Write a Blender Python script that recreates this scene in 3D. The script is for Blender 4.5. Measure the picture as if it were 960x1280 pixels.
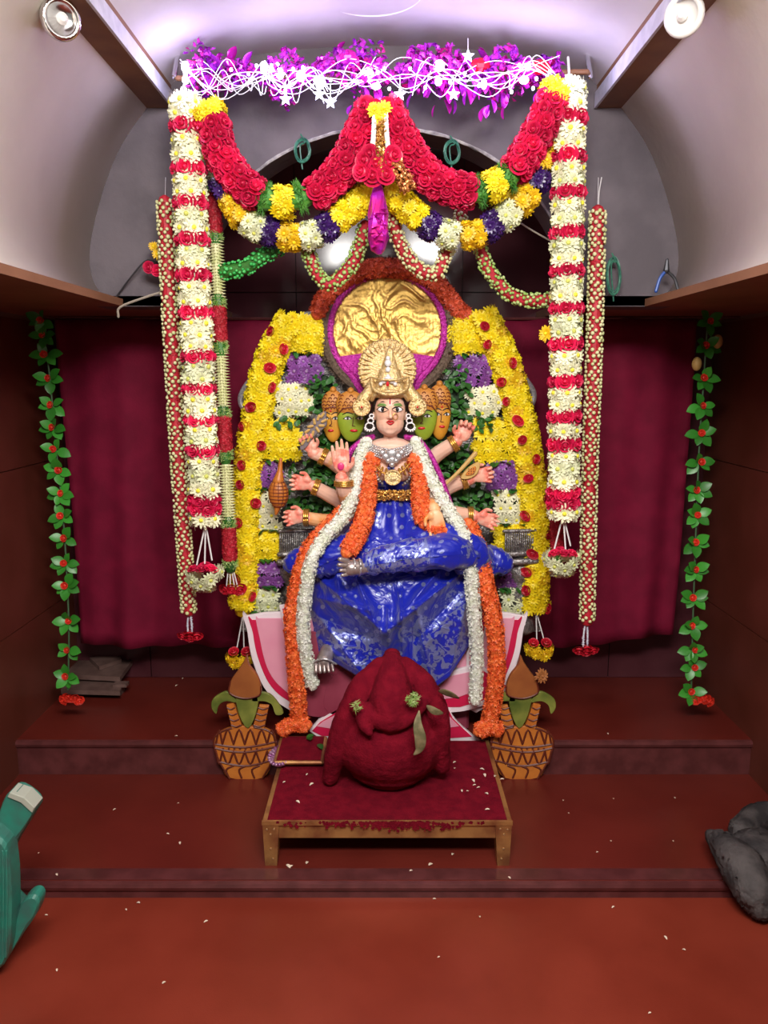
import bpy, math, random
import numpy as np
from mathutils import Vector, Matrix, noise
random.seed(7); np.random.seed(7)
PI = math.pi; R = math.radians
S = bpy.context.scene
COL = S.collection
for o in list(bpy.data.objects): bpy.data.objects.remove(o)

# ------------------------------------------------------------------ camera
CZ = 1.6; F = 960.0; TH = R(10)
cam = bpy.data.objects.new('camera', bpy.data.cameras.new('camera')); COL.objects.link(cam)
cam.location = (0, 0, CZ); cam.rotation_euler = (PI/2-TH, 0, 0)
cam.data.sensor_fit = 'VERTICAL'; cam.data.sensor_height = 36; cam.data.lens = 27
cam.data.clip_start = .02
S.camera = cam
# ------------------------------------------------------------------ view, world, big lights
S.view_settings.view_transform = 'Standard'; S.view_settings.look = 'None'
S.view_settings.gamma = 1; S.view_settings.use_curve_mapping = False
S.view_settings.exposure = 0.18
w = bpy.data.worlds.new('world'); S.world = w; w.use_nodes = True
w.node_tree.nodes['Background'].inputs[0].default_value = (1.0, .93, .86, 1)
w.node_tree.nodes['Background'].inputs[1].default_value = .2
def area(name, loc, target, size, power, col, sy=None):
    l = bpy.data.lights.new(name, 'AREA'); l.energy = power; l.color = col; l.size = size
    if sy: l.shape = 'RECTANGLE'; l.size_y = sy
    o = bpy.data.objects.new(name, l); COL.objects.link(o); o.location = loc
    o.rotation_euler = (Vector(target)-Vector(loc)).to_track_quat('-Z', 'Y').to_euler()
    return o
area('hall_tube_light', (.1, .15, 2.55), (0, 2.9, 1.15), 1.1, 62, (1, .97, .93), .3)
area('hall_ceiling_light', (0, -.3, 3.1), (0, 1.8, 0.2), 1.2, 24, (1, .93, .85), .6)

# ------------------------------------------------------------------ pixel to world
cT, sT = math.cos(TH), math.sin(TH)
def ray(px, py):
    v = (640-py)/F; u = (px-480)/F
    return Vector((u, cT+v*sT, -sT+v*cT))
def P(px, py, Y):
    d = ray(px, py); k = Y/d.y
    return Vector((d.x*k, Y, CZ+d.z*k))
def G(px, py, z):
    d = ray(px, py); k = (z-CZ)/d.z
    return Vector((d.x*k, d.y*k, z))
def SZ(px, py, Y): return px/F*Y/ray(480, py).y

# ------------------------------------------------------------------ materials
def mat(name, col, rough=.6, metal=0, var=None, vscale=20, bump=0, bscale=80, rnd=0, emit=0, sheen=0, spec=.5, trans=0, detail=4, alpha=1):
    m = bpy.data.materials.new(name); m.use_nodes = True
    nt = m.node_tree; N = nt.nodes; L = nt.links; b = N['Principled BSDF']
    c = (*col, 1)
    b.inputs['Base Color'].default_value = c
    b.inputs['Roughness'].default_value = rough; b.inputs['Metallic'].default_value = metal
    b.inputs['Specular IOR Level'].default_value = spec
    if trans: b.inputs['Transmission Weight'].default_value = trans
    if alpha < 1: b.inputs['Alpha'].default_value = alpha
    if sheen: b.inputs['Sheen Weight'].default_value = sheen
    tc = N.new('ShaderNodeTexCoord'); last = None
    if var:
        n = N.new('ShaderNodeTexNoise'); n.inputs['Scale'].default_value = vscale; n.inputs['Detail'].default_value = detail
        L.new(tc.outputs['Object'], n.inputs['Vector'])
        r = N.new('ShaderNodeValToRGB'); r.color_ramp.elements[0].position = .38; r.color_ramp.elements[1].position = .64
        r.color_ramp.elements[0].color = c; r.color_ramp.elements[1].color = (*var, 1)
        L.new(n.outputs['Fac'], r.inputs['Fac']); last = r.outputs['Color']
    if rnd:
        oi = N.new('ShaderNodeObjectInfo'); h = N.new('ShaderNodeHueSaturation')
        mr = N.new('ShaderNodeMapRange'); mr.inputs['To Min'].default_value = 1-rnd; mr.inputs['To Max'].default_value = 1+rnd
        L.new(oi.outputs['Random'], mr.inputs['Value']); L.new(mr.outputs['Result'], h.inputs['Value'])
        if last: L.new(last, h.inputs['Color'])
        else: h.inputs['Color'].default_value = c
        last = h.outputs['Color']
    if last: L.new(last, b.inputs['Base Color'])
    if emit:
        b.inputs['Emission Color'].default_value = c; b.inputs['Emission Strength'].default_value = emit
    if bump:
        n2 = N.new('ShaderNodeTexNoise'); n2.inputs['Scale'].default_value = bscale; n2.inputs['Detail'].default_value = 6
        L.new(tc.outputs['Object'], n2.inputs['Vector'])
        bp = N.new('ShaderNodeBump'); bp.inputs['Strength'].default_value = bump; bp.inputs['Distance'].default_value = .01
        L.new(n2.outputs['Fac'], bp.inputs['Height']); L.new(bp.outputs['Normal'], b.inputs['Normal'])
    return m
M = {}
M['floor'] = mat('red_oxide_floor', (.20, .026, .013), .36, var=(.26, .038, .02), vscale=3, bump=.06, bscale=300, spec=.4, detail=8)
M['floor2'] = mat('red_oxide_step', (.125, .016, .011), .28, var=(.155, .021, .014), vscale=4, bump=.04, bscale=200, spec=.4)
M['riser'] = mat('polished_maroon_edge', (.085, .022, .022), .22, var=(.13, .035, .035), vscale=14, spec=.5)
M['walltile'] = mat('maroon_wall_tile', (.115, .028, .017), .28, var=(.145, .036, .024), vscale=5, spec=.35)
M['backtile'] = mat('glossy_plum_tile', (.07, .018, .024), .12, var=(.09, .025, .032), vscale=6)
M['grout'] = mat('pale_grout', (.30, .20, .17), .9)
M['darkgrout'] = mat('dark_grout', (.03, .012, .013), .9)
M['cream'] = mat('cream_plaster', (.72, .67, .57), .75, var=(.80, .75, .65), vscale=3.2, bump=.12, bscale=30, detail=7)
M['greyplaster'] = mat('grey_cement_plaster', (.105, .088, .10), .8, var=(.15, .125, .14), vscale=6, bump=.2, bscale=40, detail=7)
M['ceil'] = mat('pale_ceiling_paint', (.52, .48, .52), .7, var=(.6, .56, .58), vscale=4, bump=.08, bscale=30)
M['cement'] = mat('rough_white_cement', (.25, .23, .24), .9, var=(.5, .47, .46), vscale=40, bump=.4, bscale=60)
M['brown'] = mat('brown_timber_paint', (.22, .10, .045), .6, var=(.17, .07, .035), vscale=8)
M['soffit'] = mat('brown_ledge_paint', (.27, .12, .065), .6, var=(.2, .085, .045), vscale=4)
M['whitesteel'] = mat('white_painted_steel', (.62, .62, .72), .4, var=(.5, .5, .6), vscale=30)
M['whitewire'] = mat('white_wire', (.8, .8, .85), .35)
M['thread'] = mat('white_thread', (.75, .72, .72), .8)
M['bluethread'] = mat('blue_white_thread', (.45, .48, .62), .7, var=(.8, .8, .85), vscale=120)
M['rope'] = mat('jute_rope', (.35, .3, .24), .9)
M['greenwire'] = mat('green_wire', (.02, .10, .07), .35, var=(.05, .2, .13), vscale=60)
M['curtain'] = mat('maroon_velvet', (.15, .004, .024), .8, var=(.20, .006, .032), vscale=9, spec=.2, bump=.1, bscale=120)
M['wmum'] = mat('cream_petal', (.86, .84, .58), .55, rnd=.08)
M['wmum2'] = mat('ivory_petal', (.74, .76, .50), .55, rnd=.12)
M['ymum'] = mat('yellow_petal', (.92, .72, .01), .5, rnd=.1)
M['ymum2'] = mat('deep_yellow_petal', (.80, .50, .01), .5, rnd=.1)
M['pmum'] = mat('violet_petal', (.26, .075, .34), .4, rnd=.25)
M['dpurple'] = mat('dark_purple_petal', (.045, .012, .12), .3, rnd=.3)
M['ycentre'] = mat('yellow_flower_centre', (.85, .78, .05), .6)
M['gcentre'] = mat('green_flower_centre', (.6, .62, .12), .6)
M['pcentre'] = mat('violet_flower_centre', (.35, .2, .4), .6)
M['rose'] = mat('crimson_rose_petal', (.66, .012, .075), .45, rnd=.25)
M['redpetal'] = mat('red_petal', (.52, .008, .025), .5, rnd=.2)
M['dred'] = mat('deep_red_petal', (.36, .008, .016), .6, var=(.5, .01, .03), vscale=60)
M['bud'] = mat('jasmine_bud', (.72, .70, .40), .5, var=(.55, .58, .25), vscale=30)
M['budw'] = mat('white_jasmine', (.87, .87, .80), .5, var=(.76, .79, .64), vscale=40)
M['gbud'] = mat('green_bud', (.25, .45, .08), .5, var=(.5, .6, .25), vscale=60)
M['ggreen'] = mat('bright_green_bud', (.02, .35, .06), .4, var=(.10, .6, .15), vscale=60)
M['orange'] = mat('orange_blossom', (.80, .10, .02), .5, var=(.95, .22, .05), vscale=60)
M['redorange'] = mat('red_orange_blossom', (.55, .06, .02), .5, var=(.75, .11, .04), vscale=60)
M['leaf'] = mat('mint_leaf', (.025, .12, .015), .45, rnd=.4)
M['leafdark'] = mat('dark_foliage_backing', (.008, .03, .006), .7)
M['ivy'] = mat('plastic_leaf', (.04, .26, .025), .38, rnd=.3)
M['ivyred'] = mat('plastic_red_flower', (.75, .04, .02), .45, rnd=.1)
M['coral'] = mat('coral_red_flower', (.85, .05, .04), .55)
M['greenclip'] = mat('green_flower_sleeve', (.03, .2, .02), .5, var=(.12, .35, .05), vscale=60)
M['gold'] = mat('gold_foil', (.72, .46, .13), .42, metal=.75, var=(.62, .38, .09), vscale=9, bump=.3, bscale=60)
M['goldorn'] = mat('gold_ornament', (.70, .47, .18), .38, metal=.6, var=(.85, .66, .36), vscale=120, bump=.5, bscale=160)
M['goldbright'] = mat('gold_jewellery', (.85, .52, .14), .3, metal=.8, var=(.6, .3, .06), vscale=150)
M['silver'] = mat('embossed_silver', (.38, .36, .34), .35, metal=.7, var=(.2, .18, .18), vscale=50, bump=.8, bscale=70)
M['silverj'] = mat('silver_jewellery', (.72, .70, .70), .3, metal=.6, var=(.42, .4, .42), vscale=160)
M['silverfoot'] = mat('silver_foot', (.5, .42, .40), .3, metal=.6, var=(.32, .25, .23), vscale=40)
M['magenta'] = mat('magenta_tinsel', (.42, .008, .26), .35, metal=.35, var=(.7, .06, .5), vscale=120, bump=.6, bscale=200)
M['purplefoil'] = mat('purple_foil', (.35, .02, .62), .22, metal=.55, var=(.6, .04, .55), vscale=15)
M['pinkfoil'] = mat('pink_foil', (.75, .02, .30), .25, metal=.5, var=(.5, .02, .6), vscale=20)
M['fur'] = mat('taupe_trim', (.16, .11, .075), .9, var=(.1, .065, .045), vscale=90)
M['skin'] = mat('painted_skin', (.90, .60, .48), .36, var=(.88, .48, .32), vscale=10)
M['skinorange'] = mat('orange_tinted_skin', (.86, .30, .06), .38, var=(.90, .55, .3), vscale=18)  # orange paint on some forearms and hands
M['palm'] = mat('painted_pink_palm', (.86, .22, .16), .4, var=(.86, .46, .34), vscale=35)
M['hennared'] = mat('magenta_palm_paint', (.65, .03, .18), .4)
M['hair'] = mat('black_hair', (.012, .008, .008), .4)
M['black'] = mat('black_paint', (.006, .005, .006), .4)
M['white'] = mat('white_paint', (.82, .80, .80), .4)
M['lips'] = mat('red_lips', (.60, .01, .02), .3)
M['eyeshadow'] = mat('green_eyeshadow', (.16, .30, .08), .4)
M['greenface'] = mat('olive_green_paint', (.33, .42, .035), .45, var=(.24, .34, .02), vscale=12)
M['yellowface'] = mat('amber_paint', (.68, .34, .035), .45, var=(.58, .24, .02), vscale=12)
M['capor'] = mat('orange_cap_paint', (.55, .22, .035), .5)
M['capline'] = mat('brown_cap_lines', (.16, .03, .012), .5)
M['pink'] = mat('pink_lotus_paint', (.80, .36, .46), .4, var=(.74, .28, .40), vscale=4)
M['lotusred'] = mat('crimson_lotus_paint', (.60, .012, .07), .4)
M['lotuswhite'] = mat('white_lotus_border', (.85, .74, .78), .4)
M['lotusshade'] = mat('rose_lotus_painted_shade', (.24, .03, .06), .4, var=(.34, .06, .10), vscale=6)  # lotus rose darkened: shade below the feet is put into the colour
M['kumkum'] = mat('red_kumkum_powder', (.135, .003, .012), .95, var=(.19, .005, .016), vscale=30, bump=.4, bscale=150, spec=.1)
M['kumdark'] = mat('darkened_kumkum', (.07, .006, .01), .8, spec=.2)
M['brass'] = mat('aged_brass', (.50, .27, .09), .42, metal=.6, var=(.26, .10, .04), vscale=14)
M['rivet'] = mat('brass_rivet', (.6, .4, .2), .3, metal=.8)
M['clay'] = mat('orange_terracotta_paint', (.60, .20, .03), .42, var=(.46, .125, .02), vscale=10)
M['clayline'] = mat('brown_outline_paint', (.13, .022, .010), .5)
M['coco'] = mat('coconut_paint', (.36, .12, .03), .42, var=(.26, .075, .02), vscale=9)
M['mango'] = mat('mango_leaf_paint', (.06, .10, .015), .4, var=(.25, .27, .05), vscale=9)
M['wood'] = mat('dusty_wood', (.17, .10, .085), .6, var=(.11, .06, .05), vscale=18)
M['sack'] = mat('dark_grey_cloth', (.022, .018, .019), .8, var=(.085, .072, .07), vscale=14, bump=.5, bscale=60, detail=5)
M['greenplastic'] = mat('green_plastic', (.03, .24, .17), .4, var=(.05, .16, .13), vscale=20)
M['greyend'] = mat('dusty_plastic_end', (.42, .44, .36), .8)
M['dryleaf'] = mat('dry_leaf', (.12, .11, .045), .7, var=(.25, .2, .1), vscale=40)
M['rice'] = mat('pale_petal', (.8, .65, .5), .6)
M['chrome'] = mat('chrome', (.75, .75, .75), .15, metal=1)
M['porcelain'] = mat('white_porcelain', (.75, .73, .70), .3)
M['led'] = mat('lit_led_bulb', (.80, .78, 1.0), .3, emit=12)
M['star'] = mat('lit_star_bulb', (.72, .74, 1.0), .3, emit=7)
M['mintwall'] = mat('plate_purple', (.22, .04, .18), .3, metal=.3, var=(.5, .3, .45), vscale=60)
M['ocher'] = mat('ochre_paint', (.60, .38, .12), .5)
M['greypaint'] = mat('grey_paint', (.18, .14, .15), .5)
M['blueplastic'] = mat('blue_grip', (.02, .08, .35), .4)
M['steel'] = mat('dark_steel', (.08, .08, .09), .4, metal=.7)
M['stem'] = mat('green_stem', (.05, .12, .05), .6)

def saree_mat():
    m = bpy.data.materials.new('blue_silk_brocade'); m.use_nodes = True
    nt = m.node_tree; N = nt.nodes; L = nt.links; b = N['Principled BSDF']
    b.inputs['Roughness'].default_value = .36; b.inputs['Specular IOR Level'].default_value = .7
    b.inputs['Sheen Weight'].default_value = .2
    uv = N.new('ShaderNodeUVMap')
    def vor(scale, rand):
        v = N.new('ShaderNodeTexVoronoi'); v.inputs['Scale'].default_value = scale; v.inputs['Randomness'].default_value = rand
        L.new(uv.outputs['UV'], v.inputs['Vector']); return v.outputs['Distance']
    def mth(op, a, b_=None, v=None):
        n = N.new('ShaderNodeMath'); n.operation = op; L.new(a, n.inputs[0])
        if b_ is not None: L.new(b_, n.inputs[1])
        if v is not None: n.inputs[1].default_value = v
        return n.outputs[0]
    dots = mth('LESS_THAN', vor(42, .25), v=.20)
    big = mth('LESS_THAN', vor(13, .35), v=.27)
    nz = N.new('ShaderNodeTexNoise'); nz.inputs['Scale'].default_value = 110; nz.inputs['Detail'].default_value = 4
    L.new(uv.outputs['UV'], nz.inputs['Vector'])
    broc = mth('GREATER_THAN', nz.outputs['Fac'], v=.50)
    bigb = mth('MULTIPLY', big, broc)
    sx = N.new('ShaderNodeSeparateXYZ'); L.new(uv.outputs['UV'], sx.inputs[0])
    # border zone flagged by the second UV tile (v > 2)
    zone = mth('GREATER_THAN', sx.outputs[1], v=2.0)
    hem = mth('GREATER_THAN', sx.outputs[1], v=3.0)
    nz2 = N.new('ShaderNodeTexNoise'); nz2.inputs['Scale'].default_value = 62; nz2.inputs['Detail'].default_value = 3; nz2.inputs['Distortion'].default_value = 1.2
    L.new(uv.outputs['UV'], nz2.inputs['Vector'])
    zb = mth('MULTIPLY', zone, mth('GREATER_THAN', nz2.outputs['Fac'], v=.50))
    pat = mth('MAXIMUM', mth('MAXIMUM', dots, bigb), zb)
    inv = N.new('ShaderNodeMath'); inv.operation = 'SUBTRACT'; inv.inputs[0].default_value = 1; L.new(hem, inv.inputs[1])
    pat = mth('MULTIPLY', pat, inv.outputs[0])
    mx = N.new('ShaderNodeMix'); mx.data_type = 'RGBA'
    mx.inputs['A'].default_value = (.004, .014, .40, 1); mx.inputs['B'].default_value = (.24, .28, .60, 1)
    L.new(pat, mx.inputs['Factor']); L.new(mx.outputs['Result'], b.inputs['Base Color'])
    mm = mth('MULTIPLY', pat, v=.5); L.new(mm, b.inputs['Metallic'])
    tc = N.new('ShaderNodeTexCoord'); n3 = N.new('ShaderNodeTexNoise'); n3.inputs['Scale'].default_value = 9; n3.inputs['Detail'].default_value = 3; n3.inputs['Distortion'].default_value = .8
    L.new(tc.outputs['Object'], n3.inputs['Vector'])
    ab = N.new('ShaderNodeMath'); ab.operation = 'SUBTRACT'; ab.inputs[1].default_value = .5; L.new(n3.outputs['Fac'], ab.inputs[0]); a2 = mth('ABSOLUTE', ab.outputs[0])
    bp = N.new('ShaderNodeBump'); bp.invert = True; bp.inputs['Strength'].default_value = .5; bp.inputs['Distance'].default_value = .05
    L.new(a2, bp.inputs['Height']); L.new(bp.outputs['Normal'], b.inputs['Normal'])
    return m
M['saree'] = saree_mat()

# ------------------------------------------------------------------ object helpers
def wloc(o):
    v = Vector((0, 0, 0))
    while o is not None: v = v + o.location; o = o.parent
    return v
def mkmesh(name, V, Fc, mats, mi=None, smooth=False, uv=None):
    me = bpy.data.meshes.new(name); me.from_pydata([tuple(v) for v in V], [], [tuple(f) for f in Fc])
    for m in (mats if isinstance(mats, (list, tuple)) else [mats]): me.materials.append(M[m] if isinstance(m, str) else m)
    if mi is not None: me.polygons.foreach_set('material_index', mi)
    if smooth: me.polygons.foreach_set('use_smooth', [True]*len(me.polygons))
    if uv is not None:
        l = me.uv_layers.new(name='UVMap')
        for lp in me.loops: l.data[lp.index].uv = uv[lp.vertex_index]
    me.update(); return me
def obj(name, V, Fc, mats, parent=None, mi=None, smooth=False, uv=None, base=None, kind=None):
    V = np.array(V, dtype=float).reshape(-1, 3)
    if parent is not None: off = wloc(parent)
    else:
        off = Vector(base) if base is not None else Vector(((V[:, 0].min()+V[:, 0].max())/2, (V[:, 1].min()+V[:, 1].max())/2, V[:, 2].min()))
    me = mkmesh(name, V-np.array(off), Fc, mats, mi, smooth, uv)
    o = bpy.data.objects.new(name, me); COL.objects.link(o)
    if parent is not None: o.parent = parent
    else: o.location = off
    if kind: o['kind'] = kind
    return o
def thing(name, label, cat, loc, group=None):
    o = bpy.data.objects.new(name, None); COL.objects.link(o); o.location = loc
    o.empty_display_size = .05
    return tag(o, label, cat, group)
def tag(o, label, cat, group=None):
    o['label'] = label; o['category'] = cat
    if group: o['group'] = group
    return o
def put(me, name, parent, loc, normal, sc, spin=None):
    o = bpy.data.objects.new(name, me); COL.objects.link(o)
    if parent is not None: o.parent = parent; o.location = Vector(loc)-wloc(parent)
    else: o.location = loc
    q = Vector(normal).to_track_quat('Z', 'Y')
    sp = random.uniform(0, 2*PI) if spin is None else spin
    o.rotation_mode = 'QUATERNION'; o.rotation_quaternion = q @ Matrix.Rotation(sp, 3, 'Z').to_quaternion()
    o.scale = (sc, sc, sc) if not isinstance(sc, (tuple, list)) else sc
    return o

class MB:
    def __init__(s): s.V = []; s.F = []; s.mi = []; s.n = 0
    def add(s, V, Fc, k=0):
        V = [tuple(v) for v in V]
        s.V += V; s.F += [tuple(i+s.n for i in f) for f in Fc]; s.mi += [k]*len(Fc); s.n += len(V); return s
    def build(s, name, mats, parent=None, smooth=False, kind=None, base=None):
        return obj(name, s.V, s.F, mats, parent, s.mi, smooth, kind=kind, base=base)
def box(x0, x1, y0, y1, z0, z1, b=0):
    if b <= 0:
        V = [(x, y, z) for x in (x0, x1) for y in (y0, y1) for z in (z0, z1)]
        return V, [(0, 1, 3, 2), (4, 6, 7, 5), (0, 4, 5, 1), (2, 3, 7, 6), (0, 2, 6, 4), (1, 5, 7, 3)]
    # chamfered along z edges and top: three stacked rings
    def ring(i, z):
        return [(x0+i+b, y0+i, z), (x1-i-b, y0+i, z), (x1-i, y0+i+b, z), (x1-i, y1-i-b, z), (x1-i-b, y1-i, z), (x0+i+b, y1-i, z), (x0+i, y1-i-b, z), (x0+i, y0+i+b, z)]
    V = ring(b, z0)+ring(0, z0+b)+ring(0, z1-b)+ring(b, z1); Fc = []
    for k in range(3):
        for i in range(8): j = (i+1) % 8; Fc.append((k*8+i, k*8+j, k*8+8+j, k*8+8+i))
    Fc += [tuple(range(7, -1, -1)), tuple(range(24, 32))]
    return V, Fc
def catmull(pts, n=6):
    pts = [Vector(p) for p in pts]
    if len(pts) < 3: return [pts[0].lerp(pts[-1], i/n) for i in range(n+1)]
    o = []
    for i in range(len(pts)-1):
        a = pts[i-1] if i else pts[0]*2-pts[1]; b = pts[i]; c = pts[i+1]; d = pts[i+2] if i+2 < len(pts) else pts[-1]*2-pts[-2]
        for k in range(n):
            t = k/n
            o.append(.5*((2*b)+(c-a)*t+(2*a-5*b+4*c-d)*t*t+(3*b-a-3*c+d)*t**3))
    o.append(pts[-1]); return o
def frames(pts):
    T = [(pts[min(i+1, len(pts)-1)]-pts[max(i-1, 0)]).normalized() for i in range(len(pts))]
    ref = Vector((0, -1, 0)) if abs(T[0].y) < .9 else Vector((0, 0, 1))
    A = (ref-T[0]*ref.dot(T[0])).normalized(); out = []
    for t in T:
        A = (A-t*A.dot(t)).normalized(); out.append((t, A, t.cross(A)))
    return out
def tube(pts, rad, seg=10, sm=5, cap=True, flat=1.0):
    k = len(pts); raw = [Vector(p) for p in pts]
    rr = list(rad) if isinstance(rad, (list, tuple)) else [rad]*k
    if sm > 1:
        P4 = catmull([(*p,) for p in raw], sm); n = len(P4)
        R4 = [rr[0]]*n
        for i in range(n):
            t = i/(n-1)*(k-1); a = min(int(t), k-2); f = t-a; R4[i] = rr[a]*(1-f)+rr[a+1]*f
    else: P4, R4 = raw, rr
    fr = frames(P4); V = []; Fc = []
    if cap:
        t0 = fr[0][0]; t1 = fr[-1][0]
        P4 = [P4[0]-t0*R4[0]*.95, P4[0]-t0*R4[0]*.6]+P4+[P4[-1]+t1*R4[-1]*.6, P4[-1]+t1*R4[-1]*.95]
        R4 = [R4[0]*.25, R4[0]*.78]+R4+[R4[-1]*.78, R4[-1]*.25]
        fr = [fr[0]]*2+fr+[fr[-1]]*2
    for p, r, (t, A, B) in zip(P4, R4, fr):
        for j in range(seg):
            a = 2*PI*j/seg; V.append(p+(A*math.cos(a)*flat+B*math.sin(a))*r)
    for i in range(len(P4)-1):
        for j in range(seg):
            j2 = (j+1) % seg; Fc.append((i*seg+j, i*seg+j2, (i+1)*seg+j2, (i+1)*seg+j))
    Fc += [tuple(range(seg-1, -1, -1)), tuple(range((len(P4)-1)*seg, len(P4)*seg))]
    return V, Fc
def ell(c, rx, ry, rz, seg=14, rings=8, rot=None):
    c = Vector(c); V = [Vector((0, 0, rz))]; Fc = []
    for i in range(1, rings):
        th = PI*i/rings
        for j in range(seg):
            a = 2*PI*j/seg; V.append(Vector((rx*math.sin(th)*math.cos(a), ry*math.sin(th)*math.sin(a), rz*math.cos(th))))
    V.append(Vector((0, 0, -rz))); n = len(V)
    for j in range(seg): Fc.append((0, 1+j, 1+(j+1) % seg)); Fc.append((n-1, n-1-seg+(j+1) % seg, n-1-seg+j))
    for i in range(rings-2):
        for j in range(seg):
            a = 1+i*seg; j2 = (j+1) % seg; Fc.append((a+j, a+seg+j, a+seg+j2, a+j2))
    if rot is not None: V = [rot @ v for v in V]
    return [v+c for v in V], Fc
def lathe(c, prof, seg=20, sx=1, sy=1):
    V = []; Fc = []
    for r, z in prof:
        for j in range(seg): a = 2*PI*j/seg; V.append((c[0]+r*math.cos(a)*sx, c[1]+r*math.sin(a)*sy, c[2]+z))
    for i in range(len(prof)-1):
        for j in range(seg): j2 = (j+1) % seg; Fc.append((i*seg+j, i*seg+j2, (i+1)*seg+j2, (i+1)*seg+j))
    Fc += [tuple(range(seg-1, -1, -1)), tuple(range((len(prof)-1)*seg, len(prof)*seg))]
    return V, Fc
def prism(pp, Y, th, bev=.003):
    """cut-out board: outline in picture units at depth Y, front face slightly chamfered"""
    pts = [P(x, y, Y) for x, y in pp]; n = len(pts)
    c = sum(pts, Vector())/n
    V = [p+(c-p).normalized()*bev for p in pts]+[p+Vector((0, bev, 0)) for p in pts]+[p+Vector((0, th, 0)) for p in pts]
    Fc = [tuple(range(n))]
    for k in range(2):
        for i in range(n): j = (i+1) % n; Fc.append((k*n+i, (k+1)*n+i, (k+1)*n+j, k*n+j))
    Fc.append(tuple(range(3*n-1, 2*n-1, -1)))
    return V, Fc
def smooth2(pp, n=4, closed=True):
    q = [Vector((x, y, 0)) for x, y in pp]; o = []
    N_ = len(q)
    for i in range(N_ if closed else N_-1):
        a, b, c, d = q[(i-1) % N_], q[i], q[(i+1) % N_], q[(i+2) % N_]
        for k in range(n):
            t = k/n; v = .5*((2*b)+(c-a)*t+(2*a-5*b+4*c-d)*t*t+(3*b-a-3*c+d)*t**3); o.append((v.x, v.y))
    return o
def merge(piece, mats4):
    """many transformed copies of a little piece as one mesh (numpy)"""
    pv = np.array(piece[0], float); n = len(pv); V = []; Fc = []
    for k, m in enumerate(mats4):
        A = np.array(m); V.append(pv @ A[:3, :3].T+A[:3, 3]); Fc += [tuple(i+k*n for i in f) for f in piece[1]]
    return (np.concatenate(V) if V else np.zeros((0, 3))), Fc
def tf(loc, normal, sc, spin=None):
    q = Vector(normal).to_track_quat('Z', 'Y').to_matrix()
    m = q @ Matrix.Rotation(random.uniform(0, 6.28) if spin is None else spin, 3, 'Z')
    s = Vector(sc) if isinstance(sc, (tuple, list)) else Vector((sc, sc, sc))
    m = m @ Matrix.Diagonal(s); r = m.to_4x4(); r.translation = loc; return r

# ------------------------------------------------------------------ flower meshes (unit radius, axis +Z)
def chrys(name, petal, centre, seed=0, layers=((13, .05, 1.0), (12, .38, .92), (10, .75, .75), (7, 1.1, .55)), cr=.2):
    rnd = random.Random(seed); mb = MB()
    for n, el, ln in layers:
        for i in range(n):
            a = 2*PI*(i+rnd.uniform(-.25, .25))/n+el*3; e = el+rnd.uniform(-.12, .12); l = ln*rnd.uniform(.88, 1.08)
            d = Vector((math.cos(a), math.sin(a), 0)); s = Vector((-math.sin(a), math.cos(a), 0))
            def q(t, wd, lift=0): 
                p = d*math.cos(e)*t*l+Vector((0, 0, 1))*(math.sin(e)*t*l*.8+lift)
                return p+s*wd
            w_ = .15
            mb.add([q(.12, -.05), q(.12, .05), q(.62, w_, .05), q(.62, -w_, .05), q(1.0, .06, -.02), q(1.0, -.06, -.02)],
                   [(0, 1, 2, 3), (3, 2, 4, 5)], 0)
    V, Fc = ell((0, 0, .34), cr, cr, .14, 8, 5); mb.add(V, Fc, 1)
    V, Fc = ell((0, 0, .0), .5, .5, .3, 8, 4); mb.add(V, Fc, 0)
    return mkmesh(name, mb.V, mb.F, [petal, centre], mb.mi)
def rosemesh(name, m_, seed=0):
    rnd = random.Random(seed); mb = MB()
    for n, r0, h0, tilt, wd in ((3, .10, .62, .10, 1.2), (4, .28, .55, .35, .95), (5, .48, .40, .75, .85), (6, .66, .16, 1.15, .72)):
        for i in range(n):
            a0 = 2*PI*(i+rnd.uniform(-.15, .15))/n+r0*7; V = []; Fc = []
            for u in range(4):
                for v in range(3):
                    uu = (u/3-.5)*2; vv = v/2; a = a0+uu*wd*(.9-.12*vv)
                    rr = r0+vv*vv*.34*(tilt+.1)+.02*rnd.random(); z = h0-.45+vv*.5*(1-.25*uu*uu)*math.cos(tilt*.7)
                    V.append((math.cos(a)*rr, math.sin(a)*rr, z))
            for u in range(3):
                for v in range(2): Fc.append((u*3+v, u*3+v+1, u*3+v+4, u*3+v+3))
            mb.add(V, Fc)
    V, Fc = ell((0, 0, .1), .3, .3, .4, 8, 5); mb.add(V, Fc)
    V, Fc = ell((0, 0, -.1), .62, .62, .22, 8, 4); mb.add(V, Fc)
    return mkmesh(name, mb.V, mb.F, [m_], mb.mi, smooth=True)
def leafmesh(name, m_, fold=.12, wd=.34):
    V = []; Fc = []; n = 6
    for i in range(n+1):
        t = i/n; w_ = wd*math.sin(PI*min(1, t*.93+.07))**.8; dr = -.18*t*t
        for s in (-1, 0, 1): V.append((t, s*w_, dr+abs(s)*fold*w_*2))
    for i in range(n):
        for s in range(2): a = i*3+s; Fc.append((a, a+1, a+4, a+3))
    return mkmesh(name, V, Fc, [m_], smooth=True)   # leaf runs along +X
FL = {}
for k, (a, b) in {'wmum': ('wmum', 'ycentre'), 'wmum2': ('wmum2', 'gcentre'), 'ymum': ('ymum', 'ymum'), 'ymum2': ('ymum2', 'ymum'),
                  'pmum': ('pmum', 'pcentre'), 'dpurple': ('dpurple', 'dpurple')}.items():
    FL[k] = [chrys(k+'_flower', a, b, s) for s in (1, 2)]
FL['rose'] = [rosemesh('rose_flower', 'rose', s) for s in (1, 2)]
FL['redpetal'] = [rosemesh('red_flower', 'redpetal', 3)]
FL['ivyred'] = [rosemesh('ivy_flower', 'ivyred', 4)]
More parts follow.
